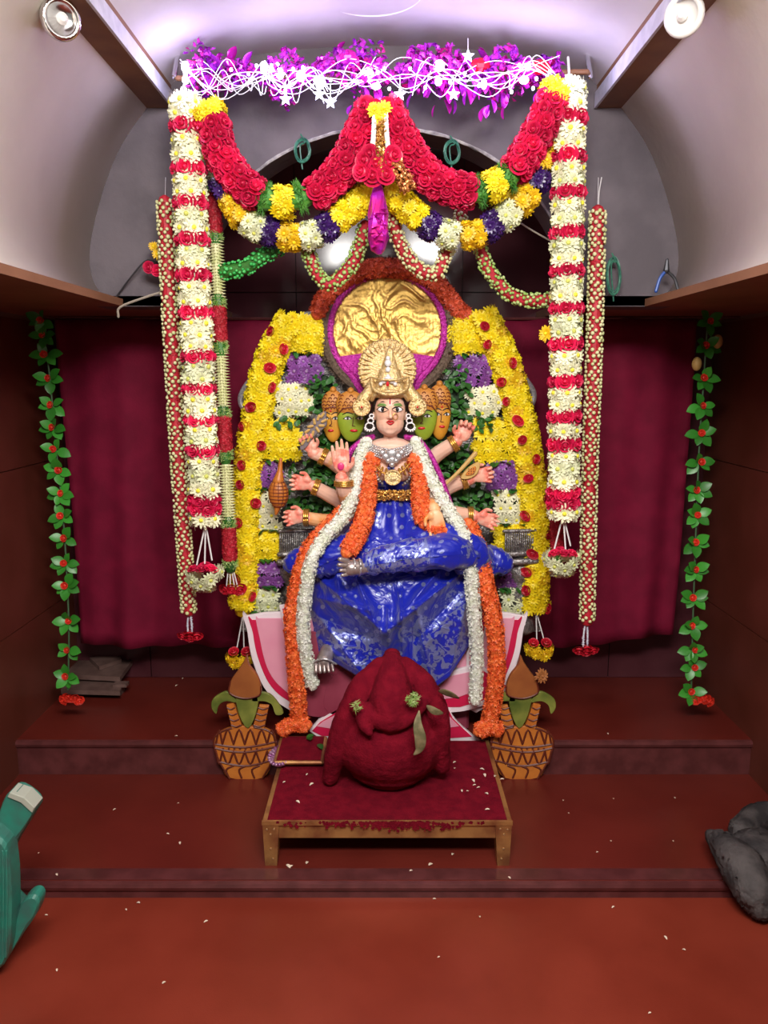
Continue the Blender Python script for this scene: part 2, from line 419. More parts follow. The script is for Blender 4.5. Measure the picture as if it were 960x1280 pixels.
LEAF = leafmesh('leaf_blade', 'leaf'); IVY = leafmesh('ivy_leaf_blade', 'ivy', .1, .36)
NAMES = {'wmum': 'cream_chrysanthemum', 'wmum2': 'ivory_chrysanthemum', 'ymum': 'yellow_chrysanthemum', 'ymum2': 'deep_yellow_chrysanthemum',
         'pmum': 'violet_chrysanthemum', 'dpurple': 'purple_flower', 'rose': 'rose', 'redpetal': 'red_flower', 'ivyred': 'red_blossom'}
BUD = ([(0, 0, -1), (.33, 0, -.2), (0, .33, -.2), (-.33, 0, -.2), (0, -.33, -.2), (0, 0, 1)],
       [(0, 2, 1), (0, 3, 2), (0, 4, 3), (0, 1, 4), (5, 1, 2), (5, 2, 3), (5, 3, 4), (5, 4, 1)])
STARF = ([(0, 0, 0)]+[(math.cos(a)*r, math.sin(a)*r, .35 if r > .5 else .1) for i in range(5) for a, r in ((2*PI*i/5, 1), (2*PI*(i+.5)/5, .42))],
         [(0, 1+2*i, 2+2*i) for i in range(5)]+[(0, 2+2*i, 1+(2*i+2) % 10) for i in range(5)])
BUTTON = ell((0, 0, 0), 1, 1, .7, 8, 4)
def flower(k, parent, loc, nrm, r): return put(random.choice(FL[k]), NAMES[k], parent, loc, nrm, r*random.uniform(.92, 1.1))

def sample(path, step):
    """points every `step` metres with frames"""
    out = []; acc = 0; fr = frames(path); last = path[0]; out.append((path[0], *fr[0]))
    for i in range(1, len(path)):
        seg = (path[i]-path[i-1]).length; pos = 0
        while acc+(seg-pos) >= step:
            pos += step-acc; acc = 0; out.append((path[i-1].lerp(path[i], pos/seg), *fr[i]))
        acc += seg-pos
    return out
def length(path): return sum((path[i+1]-path[i]).length for i in range(len(path)-1))
def ringof(parent, k, c, T, A, B, Rr, n, r, ph=0, arc=(0, 2*PI)):
    for j in range(n):
        a = arc[0]+(arc[1]-arc[0])*(j+ph)/n
        d = A*math.cos(a)+B*math.sin(a)
        flower(k, parent, c+d*Rr, d+T*random.uniform(-.2, .2), r)
def scatter(path, rad, count, piece, sc, jit=.25, outward=.6):
    """random pieces over a tube's skin"""
    fr = frames(path); n = len(path); ms = []
    cum = [0]
    for i in range(n-1): cum.append(cum[-1]+(path[i+1]-path[i]).length)
    for _ in range(count):
        t = random.random()*cum[-1]; i = next(k for k in range(n-1) if cum[k+1] >= t or k == n-2); f = (t-cum[i])/max(1e-6, cum[i+1]-cum[i])
        T, A, B = fr[i]; a = random.uniform(0, 2*PI); d = A*math.cos(a)+B*math.sin(a)
        rr = (rad(t/cum[-1]) if callable(rad) else rad)*random.uniform(1-jit, 1+jit*.4)
        nv = (d*outward+Vector([random.uniform(-.5, .5) for _ in range(3)])).normalized()
        ms.append(tf(path[i].lerp(path[i+1], f)+d*rr, nv, sc if not callable(sc) else sc()))
    return merge(piece, ms)
def px_path(pts, n=6): return catmull([P(*p) for p in pts], n)

# ================================================================== SETTING
def struct(o): o['kind'] = 'structure'; return o
W = 1.45; PF = 2.79; MF = 2.137; PZ = .2; MZ = .056; BW = 3.45; EW = 2.75
V, Fc = box(-W, W, -1.2, MF+.05, -.1, 0); struct(obj('floor', V, Fc, 'floor'))
# middle step: slab with rounded nosing
def stepslab(name, y0, y1, z0, z1, m):
    prof = [(y0+.012, z0), (y0+.012, z1-.03), (y0+.004, z1-.026), (y0, z1-.014), (y0+.004, z1-.004), (y0+.016, z1), (y1, z1), (y1, z0)]
    V = [(x, y, z) for x in (-W, W) for y, z in prof]; n = len(prof)
    Fc = [tuple(range(n)), tuple(range(2*n-1, n-1, -1))]+[(i, n+i, n+(i+1) % n, (i+1) % n) for i in range(n)]
    mi = [1]*2+[0 if i >= 5 else 1 for i in range(n)]
    return struct(obj(name, V, Fc, [m, 'riser'], None, mi))
stepslab('trim_1', MF, PF+.1, 0, MZ, 'floor2')
stepslab('trim_2', PF, BW+.1, MZ, PZ, 'floor2')
# polished strip along the step edge
V, Fc = box(-W, W, MF+.02, MF+.075, MZ, MZ+.0015); struct(obj('trim_3', V, Fc, 'riser'))
for side, s in (('left', -1), ('right', 1)):
    V, Fc = box(min(s*W, s*(W+.1)), max(s*W, s*(W+.1)), -1.2, BW+.1, -.1, 1.86)
    wl = struct(obj('wall_'+side, V, Fc, 'grout'))
    g = .004
    for y0, y1 in ((-1.2, 1.0), (1.0, 2.3), (2.3, BW)):
        for z0, z1 in ((.0, .62), (.62, 1.245), (1.245, 1.825)):
            xa, xb = sorted((s*W, s*(W-.012)))
            V, Fc = box(xa, xb, y0+g/2, y1-g/2, z0+g/2, z1-g/2); obj('tile', V, Fc, 'walltile', wl)
    # ledge slab over the wall
    xa, xb = sorted((s*.905, s*(W+.1)))
    V, Fc = box(xa, xb, -1.2, EW, 1.84, 1.865); struct(obj('trim_4' if s < 0 else 'trim_5', V, Fc, 'soffit'))
    # cream cove, a curved shell
    prof = [(.965, .262), (1.005, .33), (1.01, .42), (.98, .54), (.93, .67), (.87, .78), (.785, .885)]
    pr = catmull([(a, 0, b) for a, b in prof], 6)
    V = []; n = len(pr)
    for y in (.7, EW+.01):
        V += [(s*q.x, y, CZ+q.z) for q in pr]
    for y in (.7, EW+.01):
        V += [(s*(q.x+.03), y, CZ+q.z+.02) for q in pr]
    Fc = [(i, i+1, n+i+1, n+i) for i in range(n-1)]+[(2*n+i, 3*n+i, 3*n+i+1, 2*n+i+1) for i in range(n-1)]
    Fc += [(i, 2*n+i, 2*n+i+1, i+1) for i in range(n-1)]+[(n+i, n+i+1, 3*n+i+1, 3*n+i) for i in range(n-1)]
    struct(obj('wall_%s_cove' % side, V, Fc, 'cream', smooth=True))
    # beam: brown timber with a white steel strip on its inner side
    xa, xb = sorted((s*.705, s*.80))
    V, Fc = box(xa, xb, .7, EW, CZ+.88, CZ+.96); bm_ = struct(obj('trim_6' if s < 0 else 'trim_7', V, Fc, 'brown'))
    xa, xb = sorted((s*.705, s*.697))
    V, Fc = box(xa, xb, .7, EW-.01, CZ+.876, CZ+.925); obj('steel_strip', V, Fc, 'whitesteel', bm_)
# barrel ceiling
def arcz(x): return CZ+.925+.145*math.sqrt(max(0, 1-(x/.72)**2))
xs = [-.715+1.43*i/40 for i in range(41)]
V = [(x, y, arcz(x)) for y in (.7, EW+.02) for x in xs]+[(x, y, arcz(x)+.03) for y in (.7, EW+.02) for x in xs]
Fc = [(i, i+1, 41+i+1, 41+i) for i in range(40)]+[(82+i, 123+i, 124+i, 83+i) for i in range(40)]+[(i, 82+i, 83+i, i+1) for i in range(40)]
cl = struct(obj('ceiling', V, Fc, 'ceil', smooth=True))
cen = Vector((-.037, 2.39, arcz(0)+.001))
ring = [cen+Vector((.148*math.cos(2*PI*i/48), .148*math.sin(2*PI*i/48), 0)) for i in range(49)]
V, Fc = tube(ring, .0035, 6, 1, cap=False); obj('ceiling_ring', V, Fc, 'whitewire', cl)
# end wall with the arched opening
def outer(a):   # radial cast to the outer profile (cove + barrel)
    pass
ox = [(1.0, .24)]+[(q.x+.015, q.z) for q in pr]+[(.74, .97), (.6, 1.04), (.4, 1.075), (.2, 1.09), (0, 1.095)]
full = ox+[(-x, z) for x, z in ox[-2::-1]]
def resamp(pl, n):
    q = [Vector((a, b)) for a, b in pl]; L_ = [0]
    for i in range(len(q)-1): L_.append(L_[-1]+(q[i+1]-q[i]).length)
    o = []
    for k in range(n):
        t = L_[-1]*k/(n-1); i = 0
        while i < len(q)-2 and L_[i+1] < t: i += 1
        f = (t-L_[i])/max(1e-6, L_[i+1]-L_[i]); o.append(q[i].lerp(q[i+1], min(1, f)))
    return o
n = 61; OO = resamp(full, n); AA, BB_ = .655, .575
II = [Vector((AA*math.cos(PI*k/(n-1)), .24+BB_*math.sin(PI*k/(n-1)))) for k in range(n)]
V = []
for y in (EW, EW+.14):
    V += [(p.x, y, CZ+p.y) for p in OO]+[(p.x, y, CZ+p.y) for p in II]
Fc = []
for i in range(n-1):
    Fc += [(i, n+i, n+i+1, i+1), (2*n+i, 2*n+i+1, 3*n+i+1, 3*n+i), (n+i, 3*n+i, 3*n+i+1, n+i+1)]
Fc += [(0, 2*n, 3*n, n), (n-1, 2*n-1, 4*n-1, 3*n-1)]
ew = struct(obj('wall_arch', V, Fc, 'greyplaster'))
rimp = [Vector((q.x*1.005, EW-.004, CZ+q.y+.004+.004*noise.noise(Vector((k*.7, 0, 0))))) for k, q in enumerate(II)]
V, Fc = tube(rimp, [.0055+.005*noise.noise(Vector((k*.5, 3, 0))) for k in range(n)], 6, 1); obj('arch_rim', V, Fc, 'cement', ew)
# dark soffit over the curtain recess
for s in (-1, 1):
    xa, xb = sorted((s*.66, s*(W+.1)))
    V, Fc = box(xa, xb, EW, BW+.1, 1.842, 1.875); struct(obj('trim_8' if s < 0 else 'trim_9', V, Fc, 'soffit'))
V, Fc = box(-W-.1, W+.1, BW, BW+.1, 0, 2.75); wb = struct(obj('wall_back', V, Fc, 'darkgrout'))
jx = [P(a, 330, BW).x for a in (-40, 162, 370, 578, 786, 994)]; jz = [0.2, 1.0, P(480, 366, BW).z, 2.62]
for i in range(5):
    for j in range(3):
        V, Fc = box(max(-W, jx[i])+.002, min(W, jx[i+1])-.002, BW-.012, BW, jz[j]+.002, jz[j+1]-.002); obj('tile', V, Fc, 'backtile', wb)
# box over the recess so no sky leaks in
V, Fc = box(-W-.1, W+.1, EW+.14, BW+.1, 2.75, 2.8); struct(obj('ceiling_recess', V, Fc, 'greyplaster'))

# ================================================================== CURTAIN
Yc = 3.22; nx, nz = 150, 24; V = []; Fc = []
x0 = P(68, 400, Yc).x; x1 = P(872, 400, Yc).x; zt = P(480, 399, Yc).z
for i in range(nx+1):
    t = i/nx; x = x0+(x1-x0)*t
    zb = P(480, 800+8*math.sin(t*3+1)+ (12 if .75 < t < .93 else 0)*math.sin((t-.75)/.18*PI), Yc).z
    for j in range(nz+1):
        v = j/nz; z = zt+(zb-zt)*v
        fold = .022*math.sin(t*46+.8*math.sin(v*2+t*9))+.014*math.sin(t*97+v*2)+.012*noise.noise(Vector((t*16, v*3, 0)))
        V.append((x+.012*math.sin(v*3+t*20)*v, Yc+fold*(.35+.65*v), z))
for i in range(nx):
    for j in range(nz): a = i*(nz+1)+j; Fc.append((a, a+1, a+nz+2, a+nz+1))
cu = obj('curtain', V, Fc, 'curtain', smooth=True); tag(cu, 'wide maroon cloth curtain hanging on a rope behind the shrine', 'curtain')
sol = cu.modifiers.new('thick', 'SOLIDIFY'); sol.thickness = .004
V, Fc = tube([Vector((-W, Yc, zt+.01)), Vector((-.5, Yc, zt+.002)), Vector((.5, Yc, zt+.002)), Vector((W, Yc, zt+.01))], .006, 6)
tag(obj('curtain_rope', V, Fc, 'riser'), 'thin taut dark rope carrying the maroon curtain between the side walls', 'rope')

# ================================================================== POLE, FOIL, LIGHTS
PY = 2.58
pl_ = thing('decoration_pole', 'thin horizontal pole under the ceiling holding the hanging garlands', 'pole', P(478, 92, PY))
V, Fc = tube([P(222, 98, PY), P(734, 90, PY)], .008, 10, 2); obj('pole_bar', V, Fc, 'brown', pl_)
for px in (218, 738):
    V, Fc = tube([P(px, 96, PY), P(px, 70, PY)+Vector((0, .05, .03))], .008, 6, 2); obj('hook', V, Fc, 'chrome', pl_)
fo = thing('foil_garland', 'shiny purple and pink foil garland wound along the ceiling pole', 'garland', P(478, 88, PY))
ppath = px_path([(240, 92, PY), (300, 90, PY), (350, 96, PY), (400, 88, PY), (440, 80, PY), (480, 96, PY), (520, 88, PY), (570, 88, PY), (640, 92, PY), (700, 84, PY)])
FLK = ([(0, -.35, 0), (.9, -.2, .15), (1.0, .25, .1), (.1, .35, -.1), (.5, 0, .35)], [(0, 1, 4), (1, 2, 4), (2, 3, 4), (3, 0, 4)])
for m_, c in (('purplefoil', 1700), ('pinkfoil', 900)):
    V, Fc = scatter(ppath, lambda t: .040+.026*math.sin(t*31)+.014*math.sin(t*53+1), c, FLK, lambda: random.uniform(.010, .026), .8); o = obj('foil_tinsel', V, Fc, m_, fo); o['kind'] = 'stuff'
fp = [leafmesh('foil_blade', 'purplefoil', .2, .3), leafmesh('foil_blade', 'pinkfoil', .2, .3)]
rn = random.Random(5)
for i in range(110):
    px = rn.choice([rn.uniform(245, 690), rn.gauss(455, 22), rn.gauss(560, 20), rn.gauss(610, 16), rn.gauss(275, 18)]); py = rn.uniform(66, 134 if 430 < px < 640 else 116); y = PY-rn.uniform(.0, .04)
    if 340 < px < 435: py = rn.uniform(62, 95)
    d = Vector((rn.uniform(-.6, .6), rn.uniform(-.6, 0), rn.choice([-1, -1, .7])))
    o = put(rn.choice(fp), 'foil_leaf', fo, P(px, py, y), d, rn.uniform(.03, .055)); o.rotation_quaternion = d.to_track_quat('X', 'Z')
for px, py, m_ in ((655, 84, 'pinkfoil'), (675, 84, 'redfoil'), (435, 72, 'pinkfoil'), (600, 82, 'redfoil')):
    if m_ == 'redfoil' and 'redfoil' not in M: M['redfoil'] = mat('red_foil', (.7, .01, .04), .2, metal=.5)
    V, Fc = ell(P(px, py, PY-.03), .035, .02, .022, 10, 6); obj('foil_bow', V, Fc, m_, fo)
sl = thing('string_light', 'tangled white wire fairy lights with star bulbs along the pole', 'string light', P(478, 100, PY-.06))
rn = random.Random(11)
for k in range(16):
    pts = []; ph = rn.uniform(0, 6)
    xa_, xb_ = rn.choice([(228, 700), (228, 470), (232, 460), (250, 400), (380, 700), (520, 700), (228, 330)])
    for i in range(11):
        px = xa_+(xb_-xa_)*i/10; pts.append((px+rn.uniform(-10, 10), 94+rn.uniform(8, 24)*math.sin(i*(1.1+.12*k)+ph)+rn.uniform(-8, 8)+ (9 if 260 < px < 440 else 0), PY-.045-rn.uniform(0, .03)))
    V, Fc = tube([P(*p) for p in pts], .0013, 5, 6); obj('wire', V, Fc, 'whitewire', sl)
LAMPS = [(232, 84), (330, 85), (350, 92), (376, 95), (400, 104), (462, 92), (550, 82), (548, 102), (605, 105), (655, 100), (660, 84), (232, 100), (470, 108)]
for px, py in LAMPS:
    V, Fc = ell(P(px, py, PY-.06), rn.uniform(.008, .015), .011, rn.uniform(.008, .018), 10, 6); obj('bulb', V, Fc, 'led', sl)
for i in range(30):
    px = rn.uniform(240, 690); V, Fc = ell(P(px, rn.uniform(80, 118), PY-.065), .005, .005, .006, 6, 4); obj('bulb', V, Fc, 'led', sl)
def starpoly(px, py, r):
    c = P(px, py, PY-.07); n = 10; V = [c+Vector((0, -.008, 0)), c+Vector((0, .008, 0))]
    for i in range(n):
        a = PI/2+2*PI*i/n; q = r if i % 2 == 0 else r*.45; V.append(c+Vector((math.cos(a)*q, 0, math.sin(a)*q)))
    return V, [(0, 2+i, 2+(i+1) % n) for i in range(n)]+[(1, 2+(i+1) % n, 2+i) for i in range(n)]
for px, py in ((357, 124), (399, 118), (413, 128), (585, 70), (567, 118), (500, 118)):
    V, Fc = starpoly(px, py, .020); obj('star_bulb', V, Fc, 'star', sl)
    V, Fc = tube([P(px, py-6, PY-.07), P(px, py-22, PY-.06)], .0012, 5, 1); obj('wire', V, Fc, 'whitewire', sl)
for px, py, pw in ((232, 88, 3.2), (345, 92, 3.0), (405, 100, 2.0), (470, 98, 2.2), (552, 92, 3.0), (610, 98, 2.0), (658, 92, 2.6), (722, 96, 2.0)):
    l = bpy.data.lights.new('led_glow', 'POINT'); l.energy = pw*.30; l.color = (.66, .60, 1); l.shadow_soft_size = .03
    o = bpy.data.objects.new('led_glow', l); COL.objects.link(o); o.parent = sl; o.location = P(px, py, PY-.12)-wloc(sl)

# ================================================================== TALL HANGING GARLANDS
def tall(label, xt, yt, xb, yb, reds, Y, pom, strings):
    t = thing('flower_garland', label, 'garland', P(xb, yb+60, Y), 'tall cream and red garlands hanging from the pole')
    def X(y): return xt+(xb-xt)*(y-yt)/(yb-yt)
    top = P(xt, yt, Y); bot = P(xb, yb, Y); T = (bot-top).normalized(); A = Vector((0, -1, 0)); B = T.cross(A).normalized()
    V, Fc = tube([top+T*.02, bot-T*.02], .035, 10, 2); obj('core', V, Fc, 'wmum2', t)
    edges = [yt]; 
    for (c, h) in reds: edges += [c-h/2, c+h/2]
    edges.append(yb)
    for i in range(0, len(edges)-1):
        a, b = edges[i], edges[i+1]; red = i % 2 == 1
        if red:
            nr = 1 if b-a < 20 else 2
            for k in range(nr):
                y = a+(b-a)*(k+.5)/nr; ringof(t, 'rose', P(X(y), y, Y), T, A, B, .042, 7, .027, ph=k*.5+random.random()*.4)
        else:
            nr = max(1, round((b-a)/17))
            for k in range(nr):
                y = a+(b-a)*(k+.5)/nr; ringof(t, random.choice(['wmum', 'wmum', 'wmum2']), P(X(y), y, Y), T, A, B, .036, 6, .036, ph=k*.5+random.random()*.3)
    V, Fc = tube([P(xt, yt, Y), P(xt-2, yt-32, PY)], .004, 6, 1); obj('hanging_string', V, Fc, 'thread', t)
    for sx, sy in strings:
        V, Fc = tube([P(xb, yb, Y), P(sx, sy, Y-.01)], .0028, 6, 1); obj('tassel_string', V, Fc, 'thread', t)
    cx, cy = pom
    c = P(cx, cy, Y)
    for dx, dy, dz in [(-.05, 0, .005), (-.028, -.035, -.01), (0, -.045, -.02), (.028, -.035, -.005), (.052, 0, .012), (0, 0, -.03), (.03, .035, 0), (-.03, .035, 0), (-.02, -.02, -.04), (.02, -.02, -.04)]:
        flower('wmum2', t, c+Vector((dx, dy, dz)), Vector((dx, dy-.01, dz-.01)), .030)
    for dx, dy in ((-.03, -.02), (0, -.03), (.03, -.02), (0, .02)): flower('rose', t, c+Vector((dx, dy, .028)), Vector((dx, -.02, .08)), .022)
    return t
tall('tall cream and red flower garland at the left end of the pole', 232, 122, 257, 654,
     [(160, 14), (213, 13), (256, 11), (301, 11), (345, 13), (392, 11), (446, 10), (486, 10), (525, 9), (562, 10), (630, 21)], 2.55, (255, 719), [(246, 706), (256, 704), (265, 700)])
tall('tall cream and red flower garland at the right end of the pole', 712, 104, 704, 643,
     [(150, 14), (198, 13), (242, 11), (292, 13), (339, 11), (386, 14), (430, 14), (477, 13), (520, 14), (555, 12), (622, 26)], 2.55, (702, 700), [(693, 686), (707, 688), (713, 682)])

# dotted outer garlands
def dotted(label, pts, rad, grp, tail):
    path = px_path(pts, 5); t = thing('bud_garland', label, 'garland', path[-1], grp)
    V, Fc = tube(path, rad*.8, 12, 1); obj('red_core', V, Fc, 'dred', t)
    V, Fc = scatter(path, rad*.86, 900, STARF, lambda: random.uniform(.005, .008), .1, 1.4); obj('red_petals', V, Fc, 'dred', t, kind='stuff')
    ms = []; L_ = length(path); smp = sample(path, .0125)
    for i, (c, T, A, B) in enumerate(smp):
        for j in range(7):
            a = 2*PI*(j+(i % 2)*.5)/7+random.uniform(-.15, .15); d = A*math.cos(a)+B*math.sin(a)
            if random.random() < .93: ms.append(tf(c+d*rad+T*random.uniform(-.003, .003), d+Vector((0, 0, random.uniform(-.3, .1))), random.uniform(.0058, .0075)))
    V, Fc = merge(BUTTON, ms); obj('cream_buds', V, Fc, 'bud', t, kind='stuff', smooth=True)
    (ax, ay), (bx, by) = tail; Y = pts[-1][2]
    for dx in (-3, 2):
        q = [P(ax+dx*.5, ay, Y), P((ax+bx)/2+dx, (ay+by)/2, Y), P(bx+dx, by, Y)]
        V, Fc = tube(q, .003, 6, 4); s_ = obj('beaded_string', V, Fc, 'bluethread', t)
        V, Fc = merge(BUD, [tf(c, (random.uniform(-1, 1), -.5, random.uniform(-.4, .4)), .007) for c, *_ in sample(catmull(q, 6), .007)]); obj('white_beads', V, Fc, 'bluethread', t, kind='stuff')
    c = P(bx, by+4, Y)
    for dx, dz in ((-.025, 0), (0, -.006), (.025, 0), (0, .008)): flower('redpetal', t, c+Vector((dx, -.01, dz)), Vector((dx*6, -.6, -.5)), .021)
    V, Fc = tube([path[0]-Vector((0, 0, .01)), P(pts[0][0]+1, 222, EW-.003)], .0012, 5, 1); obj('hanging_string', V, Fc, 'thread', t)
dotted('narrow red garland dotted with cream buds, far left of the pole', [(206, 252, 2.62), (213, 400, 2.62), (222, 560, 2.62), (236, 764, 2.62)], .026, 'narrow red garlands dotted with buds', ((237, 768), (238, 790)))
dotted('narrow red garland dotted with cream buds, far right of the pole', [(747, 264, 2.62), (743, 430, 2.62), (737, 600, 2.62), (734, 776, 2.62)], .026, 'narrow red garlands dotted with buds', ((733, 780), (732, 808)))

# banded garland with stacked jasmine, left and the scrap of its twin on the right
def banded(label, segs, X, Y, rad, grp, pomxy=None):
    y0, y1 = segs[0][0], segs[-1][1]
    t = thing('banded_garland', label, 'garland', P(X(y1), y1, Y), grp)
    for a, b, k in segs:
        path = [P(X(y), y, Y) for y in np.linspace(a, b, 6)]
        T, A, B = frames(path)[0]
        if k == 'c':
            V, Fc = tube(path, rad*.62, 8, 1); obj('bud_core', V, Fc, 'bud', t)
            ms = []
            for c, T, A, B in sample(path, .0098):
                for j in range(13):
                    an = 2*PI*j/13+random.uniform(-.1, .1); d = A*math.cos(an)+B*math.sin(an); ms.append(tf(c+d*rad*.72, d+T*random.uniform(-.12, .12), (.0095, .0095, rad*.46)))
            V, Fc = merge(BUD, ms); obj('jasmine_buds', V, Fc, 'bud', t, kind='stuff', smooth=True)
        elif k == 'g':
            V, Fc = tube(path, rad*.8, 10, 1); obj('green_band', V, Fc, 'leaf', t)
            V, Fc = scatter(path, rad*.9, 160, BUD, lambda: (.004, .004, .010), .15); obj('green_sprigs', V, Fc, 'gbud', t, kind='stuff')
        else:
            V, Fc = tube(path, rad*.9, 12, 1); obj('red_band', V, Fc, 'dred', t)
            V, Fc = scatter(path, rad*.93, 420, STARF, lambda: .007, .08, 1.3); obj('red_petals', V, Fc, 'dred', t, kind='stuff')
    V, Fc = tube([P(X(y0)-2, min(y0-60, 330), EW-.003), P(X(y0), y0, Y), P(X(y1), y1+2, Y)], .002, 5, 1); obj('hanging_string', V, Fc, 'thread', t)
    if pomxy:
        cx, cy = pomxy
        for dx in (-7, -2, 3, 7):
            V, Fc = tube([P(X(y1)+dx*.4, y1, Y), P(cx+dx, cy-4, Y)], .0022, 5, 1); obj('tassel_string', V, Fc, 'thread', t)
        for dx in (-10, 0, 10): flower('redpetal', t, P(cx+dx, cy, Y-.01), (dx*.05, -1, -.3), .022)
    return t
segs = []
b0 = 195
for a, b, k in [(195, 232, 'c'), (233, 243, 'g'), (244, 289, 'r'), (290, 300, 'g'), (302, 372, 'c'), (373, 384, 'g'), (385, 425, 'r'), (426, 440, 'g'), (442, 510, 'c'), (511, 521, 'g'), (522, 562, 'r'), (562, 575, 'g'), (582, 650, 'c'), (650, 660, 'g'), (661, 698, 'r'), (699, 710, 'g')]: segs.append((a, b, k))
banded('narrow garland banded cream, green and red beside the left tall garland', segs, lambda y: 264+(y-195)*.047, 2.66, .026, None, (290, 737))
banded('red and green banded scrap of garland behind the right tall garland', [(560, 590, 'g'), (590, 640, 'r'), (640, 684, 'r'), (684, 700, 'g')], lambda y: 694+(y-560)*.02, 2.72, .024, None)

# ================================================================== SWAGS
def swag(name, label, segs, Y, rad, rfl, grp, nring=7, step=.034):
    """segs: list of (kind, [(px,py),...]) in order"""
    allp = [p for k, q in segs for p in q]
    t = thing(name, label, 'garland', P(*allp[len(allp)//2], Y), grp)
    for k, q in segs:
        path = catmull([P(a, b, Y+(c[0] if (c := r_) else 0)) for a, b, *r_ in q], 8)
        if k == 'clip':
            V, Fc = tube(path, rad*.75, 12, 1); obj('green_sleeve', V, Fc, 'greenclip', t)
            V, Fc = scatter(path, rad*.95, 160, BUD, lambda: (.004, .004, .016), .15, .8); obj('green_sprigs', V, Fc, 'greenclip', t, kind='stuff')
            continue
        V, Fc = tube(path, rad*.72, 10, 1); obj('core', V, Fc, {'rose': 'redpetal', 'ymum': 'ymum2', 'wmum2': 'wmum2', 'wmum': 'wmum2', 'dpurple': 'dpurple', 'ymum2': 'ymum2'}[k], t)
        L_ = length(path); n = max(1, round(L_/step)); sm_ = sample(path, L_/n*.9999)
        for i, (c, T, A, B) in enumerate(sm_):
            ringof(t, k, c, T, A, B, rad*.85, nring, rfl, ph=(i % 2)*.5)
    return t
SY = 2.53
swag('rose_garland', 'left swag of crimson roses with a yellow and green middle', [
    ('ymum', [(262, 140), (264, 143)]), ('rose', [(268, 158), (275, 190), (295, 222), (318, 242)]), ('clip', [(328, 247), (336, 250)]),
    ('ymum', [(350, 252), (360, 253)]), ('clip', [(371, 249), (380, 246)]), ('rose', [(396, 242), (425, 215), (445, 180), (463, 140)])], SY, .046, .029, 'rose swags under the pole')
swag('rose_garland', 'right swag of crimson roses with a yellow and green middle', [
    ('rose', [(484, 140), (500, 170), (515, 195), (545, 228), (585, 240)]), ('clip', [(597, 240), (604, 238)]), ('ymum', [(614, 234), (622, 230)]), ('clip', [(631, 224), (637, 220)]),
    ('rose', [(646, 210), (665, 180), (682, 150), (690, 128)]), ('ymum', [(692, 118), (694, 116)])], SY, .046, .029, 'rose swags under the pole')
swag('mixed_flower_garland', 'left lower swag of yellow, white and purple flowers', [
    ('dpurple', [(278, 228), (284, 238)]), ('ymum2', [(290, 250), (302, 270)]), ('wmum2', [(313, 280), (324, 287)]), ('dpurple', [(336, 290), (341, 292)]), ('ymum2', [(357, 295), (370, 297)]),
    ('wmum2', [(383, 295), (394, 292)]), ('dpurple', [(406, 286), (411, 282)]), ('ymum', [(424, 273), (440, 260), (462, 240)])], 2.58, .040, .028, 'lower mixed flower swags', 6)
swag('mixed_flower_garland', 'right lower swag of yellow, white and purple flowers', [
    ('ymum', [(490, 240), (505, 256), (523, 272)]), ('dpurple', [(536, 282), (542, 286)]), ('wmum2', [(556, 292), (566, 295)]), ('ymum2', [(584, 295), (598, 292)]), ('dpurple', [(611, 285), (618, 280)]),
    ('wmum2', [(629, 273), (638, 266)]), ('ymum2', [(651, 254), (660, 244)]), ('dpurple', [(670, 228), (674, 222)]), ('ymum2', [(680, 205), (686, 188)])], 2.58, .040, .028, 'lower mixed flower swags', 6)
def thin(label, pts, rad, core, dots, n=170, grp='thin bead like bud swags'):
    path = px_path(pts, 8); t = thing('thin_bud_garland', label, 'garland', path[len(path)//2], grp)
    V, Fc = tube(path, rad*.8, 10, 1); obj('core', V, Fc, core, t)
    ms = []
    for i, (c, T, A, B) in enumerate(sample(path, .0125)):
        for j in range(7):
            a = 2*PI*(j+(i % 2)*.5)/7; a += random.uniform(-.3, .3); d = A*math.cos(a)+B*math.sin(a); ms.append(tf(c+d*rad*random.uniform(.85, 1.1)+T*random.uniform(-.005, .005), d+T*random.uniform(-.6, .6), random.uniform(.0048, .0075)))
    V, Fc = merge(BUTTON, ms); obj('buds', V, Fc, dots, t, kind='stuff', smooth=True)
thin('short bright green bud swag behind the left tall garland', [(278, 340, 2.66), (305, 335, 2.66), (325, 322, 2.66), (350, 308, 2.66)], .026, 'leaf', 'ggreen')
thin('yellow green bud loop left of the pink foil drop', [(384, 312, 2.64), (395, 340, 2.64), (412, 356, 2.64), (432, 340, 2.64), (446, 318, 2.64), (456, 282, 2.64)], .023, 'dred', 'gbud')
thin('red and green bud loop right of the pink foil drop', [(490, 265, 2.64), (500, 305, 2.64), (522, 335, 2.64), (545, 342, 2.64), (556, 322, 2.64), (563, 300, 2.64), (578, 265, 2.66)], .023, 'dred', 'bud')
thin('red and green bud swag from the yellow flowers to the right tall garland', [(600, 312, 2.66), (612, 340, 2.66), (635, 366, 2.66), (660, 376, 2.66), (692, 374, 2.66)], .023, 'dred', 'gbud')

